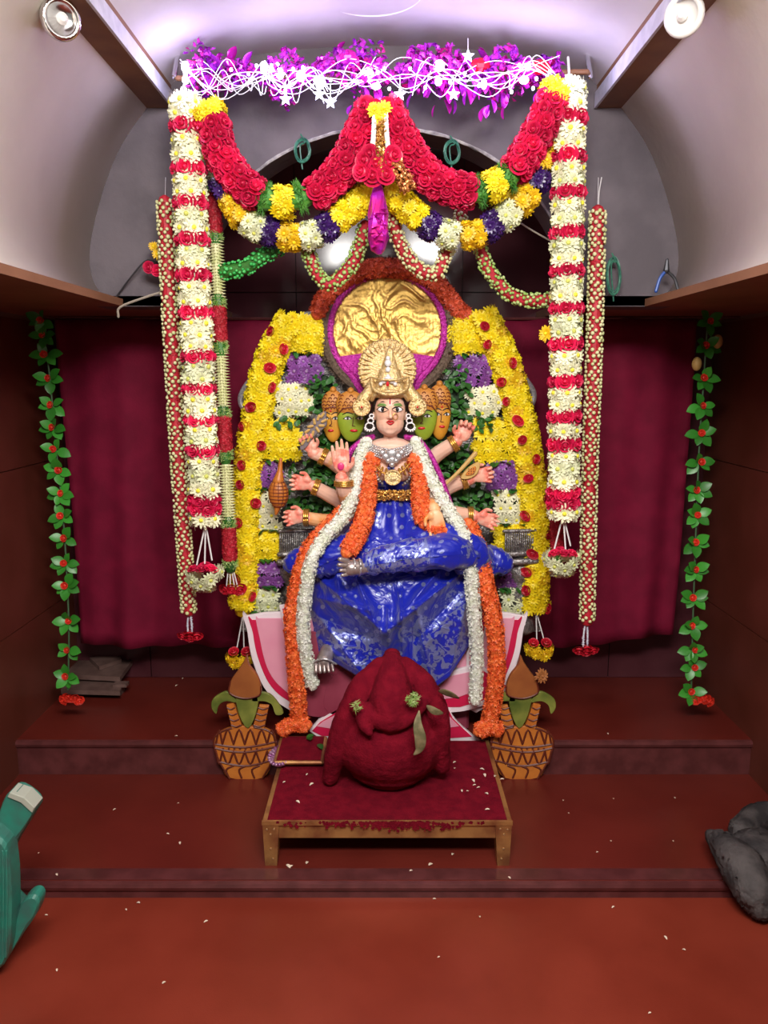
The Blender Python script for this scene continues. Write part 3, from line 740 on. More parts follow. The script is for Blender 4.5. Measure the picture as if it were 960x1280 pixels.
# central ornament
ct = thing('centre_tassel', 'hanging centre tassel of white strings, gold tinsel and red roses', 'tassel', P(475, 230, 2.47))
for px, py in ((468, 138), (480, 136), (474, 148)): flower('ymum', ct, P(px, py, 2.46), (0, -1, .1), .024)
for dx in (-10, -7, 10, 13):
    q = [P(474+dx*.7, 140, 2.46), P(474+dx*.8, 165, 2.45), P(474+dx, 190, 2.46)]
    V, Fc = tube(q, .0045, 6, 3); obj('white_string', V, Fc, 'white', ct)
    V, Fc = merge(BUD, [tf(c, (random.uniform(-1, 1), -.6, .1), .008) for c, *_ in sample(catmull(q, 6), .006)]); obj('white_beads', V, Fc, 'budw', ct, kind='stuff')
V, Fc = scatter(px_path([(477, 148, 2.45), (476, 200, 2.45), (480, 215, 2.45)]), .012, 260, FLK, lambda: .011, .6); obj('gold_tinsel', V, Fc, 'goldbright', ct, kind='stuff')
V, Fc = scatter(px_path([(492, 205, 2.46), (503, 220, 2.46), (512, 236, 2.46)]), .020, 320, FLK, lambda: .012, .6)
M['amber'] = mat('amber_tinsel', (.45, .09, .02), .3, metal=.4, var=(.7, .35, .1), vscale=90); obj('amber_tinsel', V, Fc, 'amber', ct, kind='stuff')
for px, py in ((455, 200), (470, 206), (486, 204), (452, 214), (466, 220), (482, 218), (462, 192), (492, 194)): flower('rose', ct, P(px, py, 2.45-.01*random.random()), ((px-470)*.02, -1, 0), .028)
fd = thing('foil_drop', 'pink magenta foil drop hanging below the centre tassel', 'ornament', P(473, 318, 2.5))
V, Fc = lathe(P(473, 318, 2.5), [(.004, 0), (.018, .012), (.034, .05), (.030, .09), (.036, .12), (.022, .17), (.008, .22), (.004, .26)], 14)
V = [Vector(v)+Vector((noise.noise(Vector(v)*40), noise.noise(Vector(v)*40+Vector((9, 0, 0))), 0))*.014 for v in V]; obj('foil_body', V, Fc, 'pinkfoil', fd)
for i in range(16):
    d = Vector((random.uniform(-1, 1), random.uniform(-1, .1), random.uniform(-.7, .4))); o = put(fp[1], 'foil_leaf', fd, P(473+random.uniform(-6, 6), random.uniform(265, 308), 2.48), d, .032); o.rotation_quaternion = d.to_track_quat('X', 'Z')

# coils of green wire
def coil(label, cx, cy, Y, rw, rh, turns=4, grp=None):
    t = thing('wire_coil', label, 'wire', P(cx, cy+rh, Y), grp); pts = []
    for i in range(turns*12+1):
        a = 2*PI*i/12; k = 1+.12*math.sin(i*.7); pts.append(P(cx+rw*k*math.sin(a), cy+rh*k*math.cos(a)*1.0, Y-.002*(i/12)-.004*math.sin(i)))
    V, Fc = tube(pts, .0030, 6, 2); obj('loops', V, Fc, 'greenwire', t)
    V, Fc = tube([P(cx-2, cy-rh-6, Y), P(cx+3, cy-rh+4, Y-.006), P(cx-3, cy-rh+9, Y), P(cx, cy+rh+9, Y)], .0028, 6, 4); obj('tie', V, Fc, 'greenwire', t)
coil('coil of green wire hooked on the arch, left of the centre tassel', 378, 188, 2.73, 9, 14)
coil('coil of green wire hooked on the arch, right of the centre tassel', 565, 190, 2.73, 9, 14)
coil('coil of green wire hanging beside the pliers at the right ledge', 767, 345, 2.70, 8, 22)
V, Fc = tube([P(752, 222, 2.72), P(749, 240, 2.71), P(748, 262, 2.7)], .0018, 5, 3); tag(obj('wire', V, Fc, 'thread'), 'short thin wire above the right dotted garland', 'wire')
V, Fc = tube([P(148, 396, 2.66), P(150, 384, 2.65), P(180, 372, 2.64), P(212, 362, 2.64)], .004, 6, 4); tag(obj('twisted_cord', V, Fc, 'rope'), 'pale twisted cord tied to the left ledge corner', 'cord')
V, Fc = tube([P(640, 272, EW-.002), P(665, 288, 2.72), P(695, 305, EW-.002)], .003, 6, 3); tag(obj('cord', V, Fc, 'rope'), 'short pale cord behind the right lower swag', 'cord')
V, Fc = tube([P(145, 372, EW-.003), P(165, 345, 2.72), P(185, 325, 2.72), P(205, 335, EW-.003)], .003, 6, 4); tag(obj('cord', V, Fc, 'steel'), 'dark loose cord at the left ledge corner', 'cord')
t = thing('flower_sprig', 'small yellow and pink flowers beside the left dotted garland', 'flower', P(192, 330, 2.66))
for px, py, k in ((192, 308, 'ymum2'), (197, 318, 'ymum2'), (186, 334, 'rose'), (196, 338, 'rose')): flower(k, t, P(px, py, 2.66), (0, -1, 0), .018)
t = thing('flower_sprig', 'single yellow flower tucked at the left edge of the right tall garland', 'flower', P(682, 417, 2.56)); flower('ymum2', t, P(683, 417, 2.56), (-.6, -1, 0), .028)
# pliers
pt = thing('pliers', 'small pliers with blue grips hanging at the right ledge corner', 'tool', P(835, 365, 2.66))
V, Fc = tube([P(834, 325, 2.66), P(833, 338, 2.66)], [.005, .011], 8, 3); obj('jaw', V, Fc, 'steel', pt)
for s in (-1, 1):
    V, Fc = tube([P(833, 338, 2.66), P(834+s*9, 348, 2.66), P(834+s*14, 364, 2.66)], .0055, 8, 4); obj('grip', V, Fc, 'blueplastic' if s < 0 else 'steel', pt)

# lamp holders on the cove
def holder(label, cx, cy, Y, s, clear):
    c = P(cx, cy, Y); t = thing('lamp_holder', label, 'lamp', c, 'round lamp holders on the cream cove')
    ax = Vector((-s*.6, -.75, -.25)).normalized(); q = ax.to_track_quat('Z', 'Y')
    def rot(V): return [q @ Vector(v)+c for v in V]
    V, Fc = lathe((0, 0, -.05), [(.028, 0), (.030, .012), (.022, .016), (.022, .045)], 20); obj('base', rot(V), Fc, 'chrome', t, smooth=True)
    V, Fc = lathe((0, 0, -.005), [(.024, 0), (.044, .004), (.048, .014), (.046, .024), (.036, .028), (.034, .020), (.01, .020)], 24); obj('cup' if clear else 'disc', rot(V), Fc, 'chrome' if clear else 'porcelain', t, smooth=True)
    V, Fc = lathe((0, 0, .015), [(.012, 0), (.014, .01), (.006, .018)], 14); obj('knob', rot(V), Fc, 'porcelain', t)
    V, Fc = tube([c+Vector((-s*-.01, 0, .01)), c+Vector((s*.01, -.02, .05)), c+Vector((s*.005, 0, .12))], .003, 6, 4); obj('lead_wire', V, Fc, 'whitewire', t)
holder('chrome lamp holder high on the left cream cove', 74, 24, 2.02, -1, True)
holder('white porcelain lamp holder high on the right cream cove', 857, 20, 2.02, 1, False)

# ================================================================== IVY GARLANDS
def ivy(label, pts, ys, end):
    path = px_path(pts, 6); Y = pts[0][2]; t = thing('ivy_garland', label, 'garland', path[-1], 'artificial leaf garlands at the side walls')
    V, Fc = tube(path, .0035, 6, 1); obj('stem', V, Fc, 'stem', t)
    for y in ys:
        c = min(path, key=lambda q: abs(q.z-P(480, y, Y).z)); c = Vector((c.x, c.y, P(480, y, Y).z))
        n = random.choice([4, 5, 5, 6]); a0 = random.uniform(0, 6.28)
        for i in range(n):
            a = a0+2*PI*i/n+random.uniform(-.3, .3); d = Vector((math.cos(a), random.uniform(-.75, -.15), math.sin(a)*.75-.1)).normalized()
            o = put(IVY, 'leaf', t, c+d*.006, d, random.uniform(.043, .058))
            up = Vector((random.uniform(-.3, .3), -1, .5)); X_ = d; Z_ = (up-X_*up.dot(X_)).normalized(); Y_ = Z_.cross(X_)
            o.rotation_quaternion = Matrix((X_, Y_, Z_)).transposed().to_quaternion()
        flower('ivyred', t, c+Vector((random.uniform(-.008, .008), -.016, .004)), (random.uniform(-.3, .3), -1, .2), .0125)
    for i in range(5): flower('ivyred', t, P(end[0]+(i-2)*5, end[1]+abs(i-2)*1.5-random.random()*4, Y-.02), ((i-2)*.3, -1, -.2), .02)
    return t
ivy('artificial green leaf garland with red blossoms on the left wall', [(52, 398, 2.93), (62, 470, 2.93), (70, 560, 2.93), (80, 660, 2.93), (86, 780, 2.93), (85, 862, 2.93)],
    [402, 420, 444, 474, 507, 535, 562, 588, 617, 645, 673, 704, 732, 776, 812, 845], (89, 874))
tR = ivy('artificial green leaf garland with red blossoms on the right wall', [(885, 398, 2.93), (880, 470, 2.93), (874, 560, 2.93), (870, 660, 2.93), (866, 780, 2.93), (864, 862, 2.93)],
    [403, 433, 473, 508, 542, 578, 613, 644, 678, 712, 747, 782, 812, 834, 864], (878, 875))
for px, py in ((897, 427), (871, 455)):
    V, Fc = ell(P(px, py, 2.92), .018, .018, .026, 12, 8); obj('orange_fruit', V, Fc, 'ocher', tR, smooth=True)

# ================================================================== GODDESS STATUE
YH = 2.80
st = thing('goddess_statue', 'painted goddess statue with many arms in a blue silk saree, seated on the lotus', 'statue', P(488, 850, 2.86))
hc = P(487.5, 517, YH); u1 = SZ(488, 520, YH)/1  # noqa
def px2m(p, y=520, Y=2.8): return SZ(p, y, Y)
HRX, HRY, HRZ = px2m(19.5), .062, px2m(29)
def faceP(px, py, off=0.0, c=None, rx=None, ry=None, rz=None, Y=None):
    c = c or hc; rx = rx or HRX; ry = ry or HRY; rz = rz or HRZ; Y = Y or YH
    q = P(px, py, Y-ry*.9); dx = q.x-c.x; dz = q.z-c.z
    k = 1-(dx/rx)**2-(dz/rz)**2
    return Vector((q.x, c.y-ry*math.sqrt(max(.04, k))-off, q.z))
body = MB()
def E(px, py, Y, rx, rz, ry, seg=18, rings=12, rot=None):
    body.add(*ell(P(px, py, Y), px2m(rx, py, Y), ry, px2m(rz, py, Y), seg, rings, rot))
def Tb(pts, rad, k=1.0): body.add(*tube([P(*p) for p in pts], [px2m(r*k, 600, 2.8) for r in rad], 12, 5))
# head with a jaw that narrows, nose, cheeks
body.add(*ell(hc+Vector((0, 0, HRZ*.12)), HRX, HRY, HRZ*.88, 22, 14))
body.add(*ell(hc+Vector((0, -.004, -HRZ*.42)), HRX*.90, HRY*.90, HRZ*.54, 18, 12))
body.add(*ell(hc+Vector((0, -HRY*.62, -HRZ*.70)), .022, .014, .015, 14, 8))
body.add(*tube([faceP(487.8, 509, -.002), faceP(488, 516, .005), faceP(488.2, 521, .011)], [.005, .006, .0075], 10, 4))
for s in (-1, 1): body.add(*ell(faceP(488+s*2.6, 522, .001), .0055, .006, .005, 8, 6))
for s in (-1, 1): body.add(*ell(hc+Vector((s*HRX*.98, .008, -.006)), .008, .012, .020, 8, 6))
# neck, shoulders, chest, waist
Tb([(488, 536, 2.82), (488, 560, 2.83)], [8.2, 9.5])
Tb([(456, 574, 2.85), (470, 563, 2.835), (488, 560, 2.83), (506, 563, 2.835), (521, 574, 2.85)], [11, 13, 14, 13, 11])
E(488, 585, 2.84, 31, 25, .075); E(476, 588, 2.79, 14, 14, .045); E(501, 588, 2.79, 14, 14, .045)
E(489, 618, 2.85, 25, 26, .065); E(489, 650, 2.86, 36, 26, .085)
pal = []      # places painted pink
orng = []
def hand(c, d, n, size, curl, thumb=1, spread=.18, fl=(.78, .92, .86, .68)):
    d = Vector(d).normalized(); n = Vector(n); n = (n-d*n.dot(d)).normalized(); s = d.cross(n)
    rot = Matrix((s, n, d)).transposed()
    body.add(*ell(c, size*.46, size*.19, size*.54, 14, 8, rot))
    body.add(*ell(c+s*thumb*size*.25-d*size*.2+n*size*.06, size*.22, size*.19, size*.30, 10, 8, rot))
    for i in range(4):
        o = (i-1.5)*.25*thumb*-1
        p = c+d*size*(.42-.05*abs(i-1.2))+s*o*size; dirn = (d+s*o*spread*2.2).normalized(); pts = [p-dirn*size*.18, p]; L_ = fl[i]*size
        cv = curl if not isinstance(curl, (list, tuple)) else curl[i]
        for k, f in enumerate((.42, .32, .26)):
            ang = cv*(.55+.45*k); ax = dirn.cross(n)
            dirn = (Matrix.Rotation(ang, 3, ax) @ dirn) if ax.length > 1e-3 else dirn
            n_ = n; p = p+dirn*L_*f; pts.append(p)
        body.add(*tube(pts, [size*.125, size*.125, size*.115, size*.10, size*.085], 8, 3))
    p = c+s*thumb*size*.34-d*size*.25
    q = p+(s*thumb*.75+d*.55+n*.25).normalized()*size*.36
    r = q+(s*thumb*.15+d*.9+n*(.15+min(1, curl if not isinstance(curl, (list, tuple)) else curl[0])*.7)).normalized()*size*.34
    body.add(*tube([p, q, r], [size*.16, size*.13, size*.10], 8, 4))
    pal.append((c+n*size*.2, size*.8))
FR = Vector((0, -1, 0)); UP = Vector((0, 0, 1)); LX = Vector((-1, 0, 0)); RX = Vector((1, 0, 0))
bang = []
# raised blessing hand (viewer's left)
Tb([(455, 575, 2.85), (444, 600, 2.84), (438, 625, 2.80), (431, 612, 2.72), (427, 598, 2.69)], [12, 12, 12, 11, 8.5]); hand(P(426.5, 580, 2.685), UP+LX*.08, FR, .064, .10, 1, .05); bang.append((P(430, 604, 2.70), UP, .032))
orng.append((P(435, 615, 2.74), .045))
# upper left arm
Tb([(462, 588, 2.90), (436, 590, 2.90), (412, 574, 2.87), (392, 566, 2.84)], [10, 10.5, 10, 8.5]); hand(P(386, 556, 2.83), UP+LX*.35, FR, .056, 1.5, 1); bang.append((P(404, 571, 2.86), LX+UP*.5, .031)); orng.append((P(412, 574, 2.87), .03))
# middle left
Tb([(462, 600, 2.90), (440, 630, 2.90), (418, 622, 2.87), (392, 608, 2.83)], [10, 10.5, 10, 8.5]); hand(P(379, 604, 2.82), LX+UP*.15, FR, .060, 1.35, 1); bang.append((P(395, 609, 2.83), LX+UP*.4, .029))
# lower left
Tb([(462, 610, 2.90), (440, 652, 2.90), (410, 652, 2.87), (384, 648, 2.83)], [10, 10.5, 10, 8.5]); hand(P(371, 646, 2.82), LX-UP*.1, FR, .060, 1.35, 1); bang.append((P(383, 647, 2.83), LX, .030)); orng.append((P(390, 648, 2.84), .06))
# upper right
Tb([(516, 590, 2.90), (532, 585, 2.90), (545, 569, 2.87), (570, 552, 2.83)], [10, 10.5, 10, 8.5]); hand(P(580, 541, 2.82), UP+RX*.35, FR, .062, 1.5, -1); bang.append((P(567, 555, 2.83), RX+UP*.6, .029)); orng.append((P(582, 538, 2.8), .05))
# middle right
Tb([(516, 600, 2.90), (540, 620, 2.90), (562, 608, 2.87), (588, 598, 2.83)], [10, 10.5, 10, 8.5]); hand(P(600, 594, 2.82), RX+UP*.1, FR, .060, 1.0, -1); bang.append((P(580, 601, 2.84), RX+UP*.3, .029)); orng.append((P(596, 595, 2.8), .035))
# lower right
Tb([(516, 610, 2.90), (545, 638, 2.90), (570, 642, 2.87), (592, 645, 2.83)], [10, 10.5, 10, 8.5]); hand(P(606, 649, 2.82), RX-UP*.25, FR, .060, 1.3, -1); bang.append((P(588, 644, 2.84), RX, .030))
# boon giving hand in front (viewer's right)
Tb([(521, 575, 2.85), (536, 600, 2.84), (541, 622, 2.77), (543, 636, 2.70)], [11, 10, 9, 8]); hand(P(545, 648, 2.665), -UP+RX*.15, FR, .060, .25, 1); orng.append((P(545, 646, 2.66), .09))
bo = body.build('tmp_body', 'skin')
md = bo.modifiers.new('r', 'REMESH'); md.mode = 'VOXEL'; md.voxel_size = .0026; md.use_smooth_shade = True
sm_ = bo.modifiers.new('s', 'SMOOTH'); sm_.factor = .5; sm_.iterations = 2
dg = bpy.context.evaluated_depsgraph_get(); me = bpy.data.meshes.new_from_object(bo.evaluated_get(dg)); me.name = 'body'
off = bo.location.copy(); bpy.data.objects.remove(bo)
me.materials.clear()
for k in ('skin', 'palm', 'skinorange'): me.materials.append(M[k])
nv = len(me.vertices); co = np.empty(nv*3); me.vertices.foreach_get('co', co); co = co.reshape(-1, 3)+np.array(off)
npoly = len(me.polygons); ce = np.empty(npoly*3); me.polygons.foreach_get('center', ce); ce = ce.reshape(-1, 3)+np.array(off)
mi = np.zeros(npoly, int)
for c, r in orng: mi[np.linalg.norm(ce-np.array(c), axis=1) < r] = 2
for c, r in pal[:-1]: mi[np.linalg.norm(ce-np.array(c), axis=1) < r*1.05] = 1
me.polygons.foreach_set('material_index', mi); me.polygons.foreach_set('use_smooth', [True]*npoly)
me.vertices.foreach_set('co', (co-np.array(st.location)).ravel()); me.update()
bo = bpy.data.objects.new('body', me); COL.objects.link(bo); bo.parent = st
for c, ax, r in bang:
    q = Vector(ax).normalized().to_track_quat('Z', 'Y')
    mb = MB()
    for dz in (-.007, 0, .007):
        pts = [c+(q @ Vector((math.cos(a)*r, math.sin(a)*r, dz))) for a in np.linspace(0, 2*PI, 21)]; mb.add(*tube(pts, .0042, 6, 1, cap=False))
    mb.build('bangle', 'goldbright', st, True)
# painted palm of the blessing hand
V, Fc = ell(P(426, 583, 2.672), .012, .004, .014, 14, 6); obj('palm_mark', V, Fc, 'hennared', st)
# --- face paint
fa = []
def fpart(name, pts, rad, m, ofs=.0015, parent=None, ctx={}):
    V, Fc = tube([faceP(a, b, ofs, **ctx) for a, b in pts], [px2m(r) for r in rad], 6, 4); return obj(name, V, Fc, m, parent or st, smooth=True)
def fell(name, px, py, rx, rz, m, ofs=.001, ctx={}, parent=None, ry=.004):
    V, Fc = ell(faceP(px, py, ofs, **ctx), px2m(rx), ry, px2m(rz), 14, 8); return obj(name, V, Fc, m, parent or st, smooth=True)
for s, cx in ((-1, 478.3), (1, 496.6)):
    fpart('eyeshadow', [(cx-7, 509.5), (cx-3, 506.6), (cx+3, 506.6), (cx+7, 509.5)], [.8, 2.6, 2.6, .8], 'eyeshadow', -.0038)
    e = fell('eye', cx, 512, 6.0, 2.9, 'white', -.0005)
    fell('iris', cx, 511.8, 2.3, 2.5, 'black', .0020, parent=e)
    fpart('eyeliner', [(cx-7.5, 512.2), (cx-3, 509.2), (cx+3, 509.2), (cx+7.5, 512.2)], [.4, .95, .95, .4], 'black', .002)
    fpart('eyeliner', [(cx-7, 512.6), (cx, 515), (cx+7, 512.6)], [.3, .55, .3], 'black', .002)
    fpart('eyebrow', [(cx-s*-6.5 if s < 0 else cx-6.5, 505.2 if s > 0 else 507), (cx, 502.4), (cx+7, 507 if s > 0 else 505.2)], [.5, .95, .4], 'black', .0005)
fpart('upper_lip', [(482.8, 527.3), (486, 526.2), (488, 526.9), (490, 526.2), (493, 527.3)], [.3, 1.1, .9, 1.1, .3], 'lips', .004)
fpart('lower_lip', [(483.5, 528.2), (488, 529.9), (492.4, 528.2)], [.4, 1.5, .4], 'lips', .004)
fpart('forehead_mark', [(487.5, 498), (487.5, 505)], [.5, 1.1], 'lotusred', .001); fell('forehead_gem', 487.5, 506.5, 1.1, 1.3, 'white', .002)
V, Fc = tube([faceP(494+3.2*math.cos(a), 520.5+3.8*math.sin(a), .008) for a in np.linspace(0, 6.28, 15)], .0015, 6, 1, cap=False); obj('nose_ring', V, Fc, 'goldbright', st)
# hair behind the face
V, Fc = ell(hc+Vector((0, .022, .016)), HRX*1.13, HRY*1.0, HRZ*1.06, 20, 12); obj('hair', V, Fc, 'hair', st, smooth=True)
V, Fc = tube([faceP(467.5, 508, -.004), faceP(473, 497, .000), faceP(487.5, 491.5, .002), faceP(502, 497, .000), faceP(507.5, 508, -.004)], [.004, .007, .009, .007, .004], 8, 5); obj('hairline', V, Fc, 'hair', st, smooth=True)
# earrings
for s in (-1, 1):
    cx = 487.5+s*23
    e = MB()
    for cy, r in ((520, 2.6), (526, 3.6), (533, 5.2)):
        e.add(*tube([P(cx+s*.2*(cy-520)+r*math.cos(a), cy+r*.9*math.sin(a), 2.775) for a in np.linspace(0, 6.28, 13)], .0028, 6, 1, cap=False))
    for k in range(7): a = PI*k/6; e.add(*ell(P(cx+s*2.5+6*math.cos(a), 535+4*math.sin(a), 2.772), .0035, .0035, .0035, 6, 4))
    e.build('earring', 'white', st, True)
# --- crown
cr = MB(); CY = 2.82
def plate(mb, cx, cy, rx, rz, Y, th, k=0, n=36):
    c = P(cx, cy, Y); V = [c+Vector((0, -.006, 0))]; a_ = np.linspace(0, 2*PI, n, endpoint=False); Rx = px2m(rx, cy, Y); Rz = px2m(rz, cy, Y)
    for rr, dy in ((.45, -.010), (.8, 0), (.9, -.008), (1, 0), (1, th)): V += [c+Vector((Rx*rr*math.cos(a), dy, Rz*rr*math.sin(a))) for a in a_]
    Fc = [(0, 1+(i+1) % n, 1+i) for i in range(n)]
    for q in range(4): Fc += [(1+q*n+i, 1+q*n+(i+1) % n, 1+(q+1)*n+(i+1) % n, 1+(q+1)*n+i) for i in range(n)]
    V.append(c+Vector((0, th, 0))); Fc += [(len(V)-1, 1+4*n+i, 1+4*n+(i+1) % n) for i in range(n)]
    mb.add(V, Fc, k)
plate(cr, 484, 461, 36, 37, CY, .012)
o = cr.build('crown_disc', 'goldorn', st, True)
mb = MB()
for k in range(30):
    a = 2*PI*k/30; q = Vector((math.cos(a), 0, math.sin(a))); c = P(484, 461, CY-.008); mb.add(*tube([c+q*.062, c+q*.084, c+q*.103], [.002, .0045, .003], 6, 2))
for k in range(40):
    a = 2*PI*k/40; mb.add(*ell(P(484+35.5*math.cos(a), 461+36.5*math.sin(a), CY-.005), .0055, .005, .0055, 6, 4))
mb.build('ray_relief', 'goldorn', o, True)
mb = MB()
mb.add(*lathe(P(487, 492, 2.79), [(.066, -.014), (.074, .0), (.071, .012), (.056, .026), (.058, .034), (.050, .042), (.038, .075), (.041, .082), (.030, .090), (.020, .125), (.014, .135), (.016, .142), (.004, .165)], 28, 1, .62))
mb.build('crown_tiers', 'goldorn', st, True)
mb = MB()
for x, y, r in [(485, 448, 3), (485, 454, 4.4), (485, 462, 3.4), (485, 470, 2.4), (480, 476, 3.6), (485, 474, 4.6), (490, 476, 3.6), (476, 480, 2.6), (494, 480, 2.6)]:
    mb.add(*ell(P(x, y, 2.745+.02*(y < 470)), px2m(r), .008, px2m(r), 10, 6))
mb.build('white_stones', 'white', st, True)
mb = MB()
mb.add(*tube([P(464, 474, 2.76), P(467, 486, 2.74), P(478, 492, 2.725), P(488, 493, 2.72), P(498, 492, 2.725), P(508, 486, 2.74), P(510, 474, 2.76)], .0065, 8, 5))
mb.add(*tube([P(463, 472, 2.765), P(475, 474, 2.735), P(487, 475, 2.73), P(500, 474, 2.735), P(511, 472, 2.765)], .004, 8, 5))
mb.add(*tube([P(465, 500, 2.775), P(470, 493, 2.75), P(487, 489, 2.735), P(504, 493, 2.75), P(510, 500, 2.775)], .007, 8, 5))
mb.build('crown_band', 'goldorn', st, True)
V, Fc = ell(P(484.5, 480, 2.722), .006, .004, .009, 8, 6); obj('red_stone', V, Fc, 'lips', st)
for s in (-1, 1):
    mb = MB(); cx = 487
    mb.add(*tube([P(cx+s*23, 480, 2.79), P(cx+s*26, 490, 2.785), P(cx+s*33, 499, 2.78), P(cx+s*36, 507, 2.775)], [.016, .020, .023, .020], 10, 4))
    mb.build('crown_lappet', 'goldorn', st, True)
    mb = MB(); plate(mb, cx+s*35, 509, 11.5, 11.5, 2.762, .016, n=20)
    for k in range(14): a = 2*PI*k/14; mb.add(*ell(P(cx+s*35+10*math.cos(a), 509+10*math.sin(a), 2.756), .0042, .004, .0042, 6, 4))
    mb.add(*ell(P(cx+s*35, 509, 2.75), .009, .006, .009, 10, 6)); ro = mb.build('crown_rosette', 'goldorn', st, True)
    V, Fc = ell(P(cx+s*35, 509, 2.745), .004, .004, .004, 8, 5); obj('red_stone', V, Fc, 'lips', ro)
# --- side heads: painted relief heads
def sidehead(cx, cy, rx, rz, Y, skin, turn):
    ctx = dict(c=P(cx, cy, Y), rx=px2m(rx), ry=.022, rz=px2m(rz), Y=Y)
    V, Fc = ell(ctx['c'], ctx['rx'], .022, ctx['rz'], 20, 12)
    V = [Vector((v.x-(ctx['c'].x-v.x)*0+(v.x-ctx['c'].x)*(-.10 if v.z < ctx['c'].z else 0)*min(1, (ctx['c'].z-v.z)/ctx['rz']), v.y, v.z)) for v in V]
    h = obj('side_head', V, Fc, skin, st, smooth=True)
    fx = cx+turn*rx*.18
    for s in (-1, 1):
        ex = fx+s*rx*.42
        e = fell('eye', ex, cy-1, rx*.25, 1.9, 'white', .0, ctx, h, .003)
        fpart('eyeliner', [(ex-rx*.32, cy-.5), (ex, cy-3.2), (ex+rx*.32, cy-.5)], [.4, .8, .4], 'black', .002, h, ctx)
        fell('iris', ex, cy-1, 1.4, 1.7, 'black', .0025, ctx, h, .002)
        fpart('eyebrow', [(ex-rx*.36, cy-6), (ex, cy-8.5), (ex+rx*.36, cy-6.5)], [.5, .9, .5], 'black', .001, h, ctx)
    fpart('nose', [(fx-.6, cy-3), (fx-1.2*turn, cy+5), (fx-1.6, cy+8), (fx+1.8, cy+8.6)], [.45, .55, .6, .4], 'clayline', .002, h, ctx)
    fell('mouth', fx, cy+14.2, rx*.28, 1.8, 'lips', .001, ctx, h, .004)
    fell('forehead_dot', fx, cy-10.5, 1.3, 1.5, 'lips', .001, ctx, h, .003)
    # cap: scale-covered hair crown
    c2 = P(cx-turn*.5, cy-rz*.62, Y); mb = MB(); rX = px2m(rx*1.08); rZ = px2m(rz*.62)
    mb.add(*ell(c2, rX, .026, rZ, 20, 10)); mb.add(*ell(P(cx-turn*.5, cy-rz*1.22, Y), px2m(4.4), .02, px2m(4.6), 12, 8)); cap = mb.build('head_cap', 'capor', st, True)
    mb = MB()
    for row in range(5):
        n = 7-row
        for k in range(n):
            x = (k-(n-1)/2)*2.2*rx/n/1.15; y = -rz*.42-row*rz*.14; q = 1-(x/(rx*1.08))**2-((-(y)-rz*.62)/(rz*.62))**2
            if q < .03: continue
            c_ = P(cx+x, cy+y, Y-.026*math.sqrt(q)-.001); mb.add(*tube([c_+Vector((px2m(1.9)*math.cos(a), 0, px2m(1.9)*math.sin(a))) for a in np.linspace(0, PI, 7)], .0016, 5, 1))
    mb.add(*tube([faceP(cx-rx*.97, cy-5, .004, **ctx), faceP(cx-rx*.6, cy-rz*.42, .006, **ctx), faceP(cx, cy-rz*.52, .007, **ctx), faceP(cx+rx*.6, cy-rz*.42, .006, **ctx), faceP(cx+rx*.97, cy-5, .004, **ctx)], .0022, 6, 4))
    mb.build('scale_lines', 'capline', cap)
sidehead(439, 524, 18, 29, 2.87, 'greenface', 1); sidehead(416, 524, 14, 30, 2.90, 'yellowface', -1)
sidehead(530, 521, 17, 30, 2.87, 'greenface', -1); sidehead(550, 519, 14, 32, 2.90, 'yellowface', 1)
# --- held emblems
sn = [(375, 562), (378, 545), (388, 528), (398, 518), (407, 514), (408, 522), (408, 532), (398, 541), (390, 549), (382, 560)]
V, Fc = prism(smooth2(sn, 4), 2.81, .012); e = obj('noose_emblem', V, Fc, 'greypaint', st)
for k, (x, y) in enumerate([(379, 553), (381, 546), (384, 539), (388, 533), (393, 527), (398, 522), (403, 519), (405, 526), (402, 532), (397, 537), (391, 542), (386, 549)]):
    a = math.atan2(y-532, x-394); V, Fc = tube([P(x-2.4*math.cos(a), y-2.4*math.sin(a), 2.806), P(x+2.4*math.cos(a), y+2.4*math.sin(a), 2.806)], .0052, 6, 2); obj('ochre_bar', V, Fc, 'ocher', e)
mc = MB(); mc.add(*ell(P(348, 617, 2.80), px2m(13), .03, px2m(19), 16, 12)); mc.add(*tube([P(348, 602, 2.80), P(350, 588, 2.80), P(351, 574, 2.80)], [.022, .010, .006], 10, 4))
mc.add(*tube([P(347, 632, 2.80), P(345, 642, 2.80)], [.014, .006], 8, 3)); e = mc.build('mace_emblem', 'clay', st, True)
mb = MB()
for row in range(8):
    y = 602+row*4.2; h = math.sqrt(max(.05, 1-((y-617)/19)**2)); mb.add(*tube([P(348+13*h*math.sin(t), y+2*math.cos(t), 2.80-.0305*h*math.cos(t)) for t in np.linspace(-1.3, 1.3, 7)], .0018, 5, 1))
for k in range(5):
    t = -1+.5*k; mb.add(*tube([P(348+13*math.sqrt(max(.02, 1-((y-617)/19)**2))*math.sin(t), y, 2.80-.0305*math.sqrt(max(.02, 1-((y-617)/19)**2))*math.cos(t)) for y in np.linspace(600, 634, 8)], .0014, 5, 1))
mb.build('scale_lines', 'capline', e)
V, Fc = prism(smooth2([(576, 598), (582, 588), (592, 580), (599, 578), (600, 584), (596, 593), (586, 599)], 4), 2.795, .014); e = obj('drum_emblem', V, Fc, 'ocher', st)
V, Fc = prism(smooth2([(582, 594), (587, 587), (594, 583), (595, 588), (590, 594)], 4), 2.790, .004); obj('drum_face', V, Fc, 'clay', e)
mb = MB()
for i in range(3):
    for j in range(3): mb.add(*ell(P(586+i*3, 592-j*3, 2.788), .0022, .002, .0022, 6, 4))
mb.build('drum_studs', 'capline', e)
V, Fc = tube([P(556, 606, 2.79), P(575, 588, 2.79), P(594, 567, 2.79)], [.006, .007, .009], 8, 3); obj('staff_emblem', V, Fc, 'ocher', st)
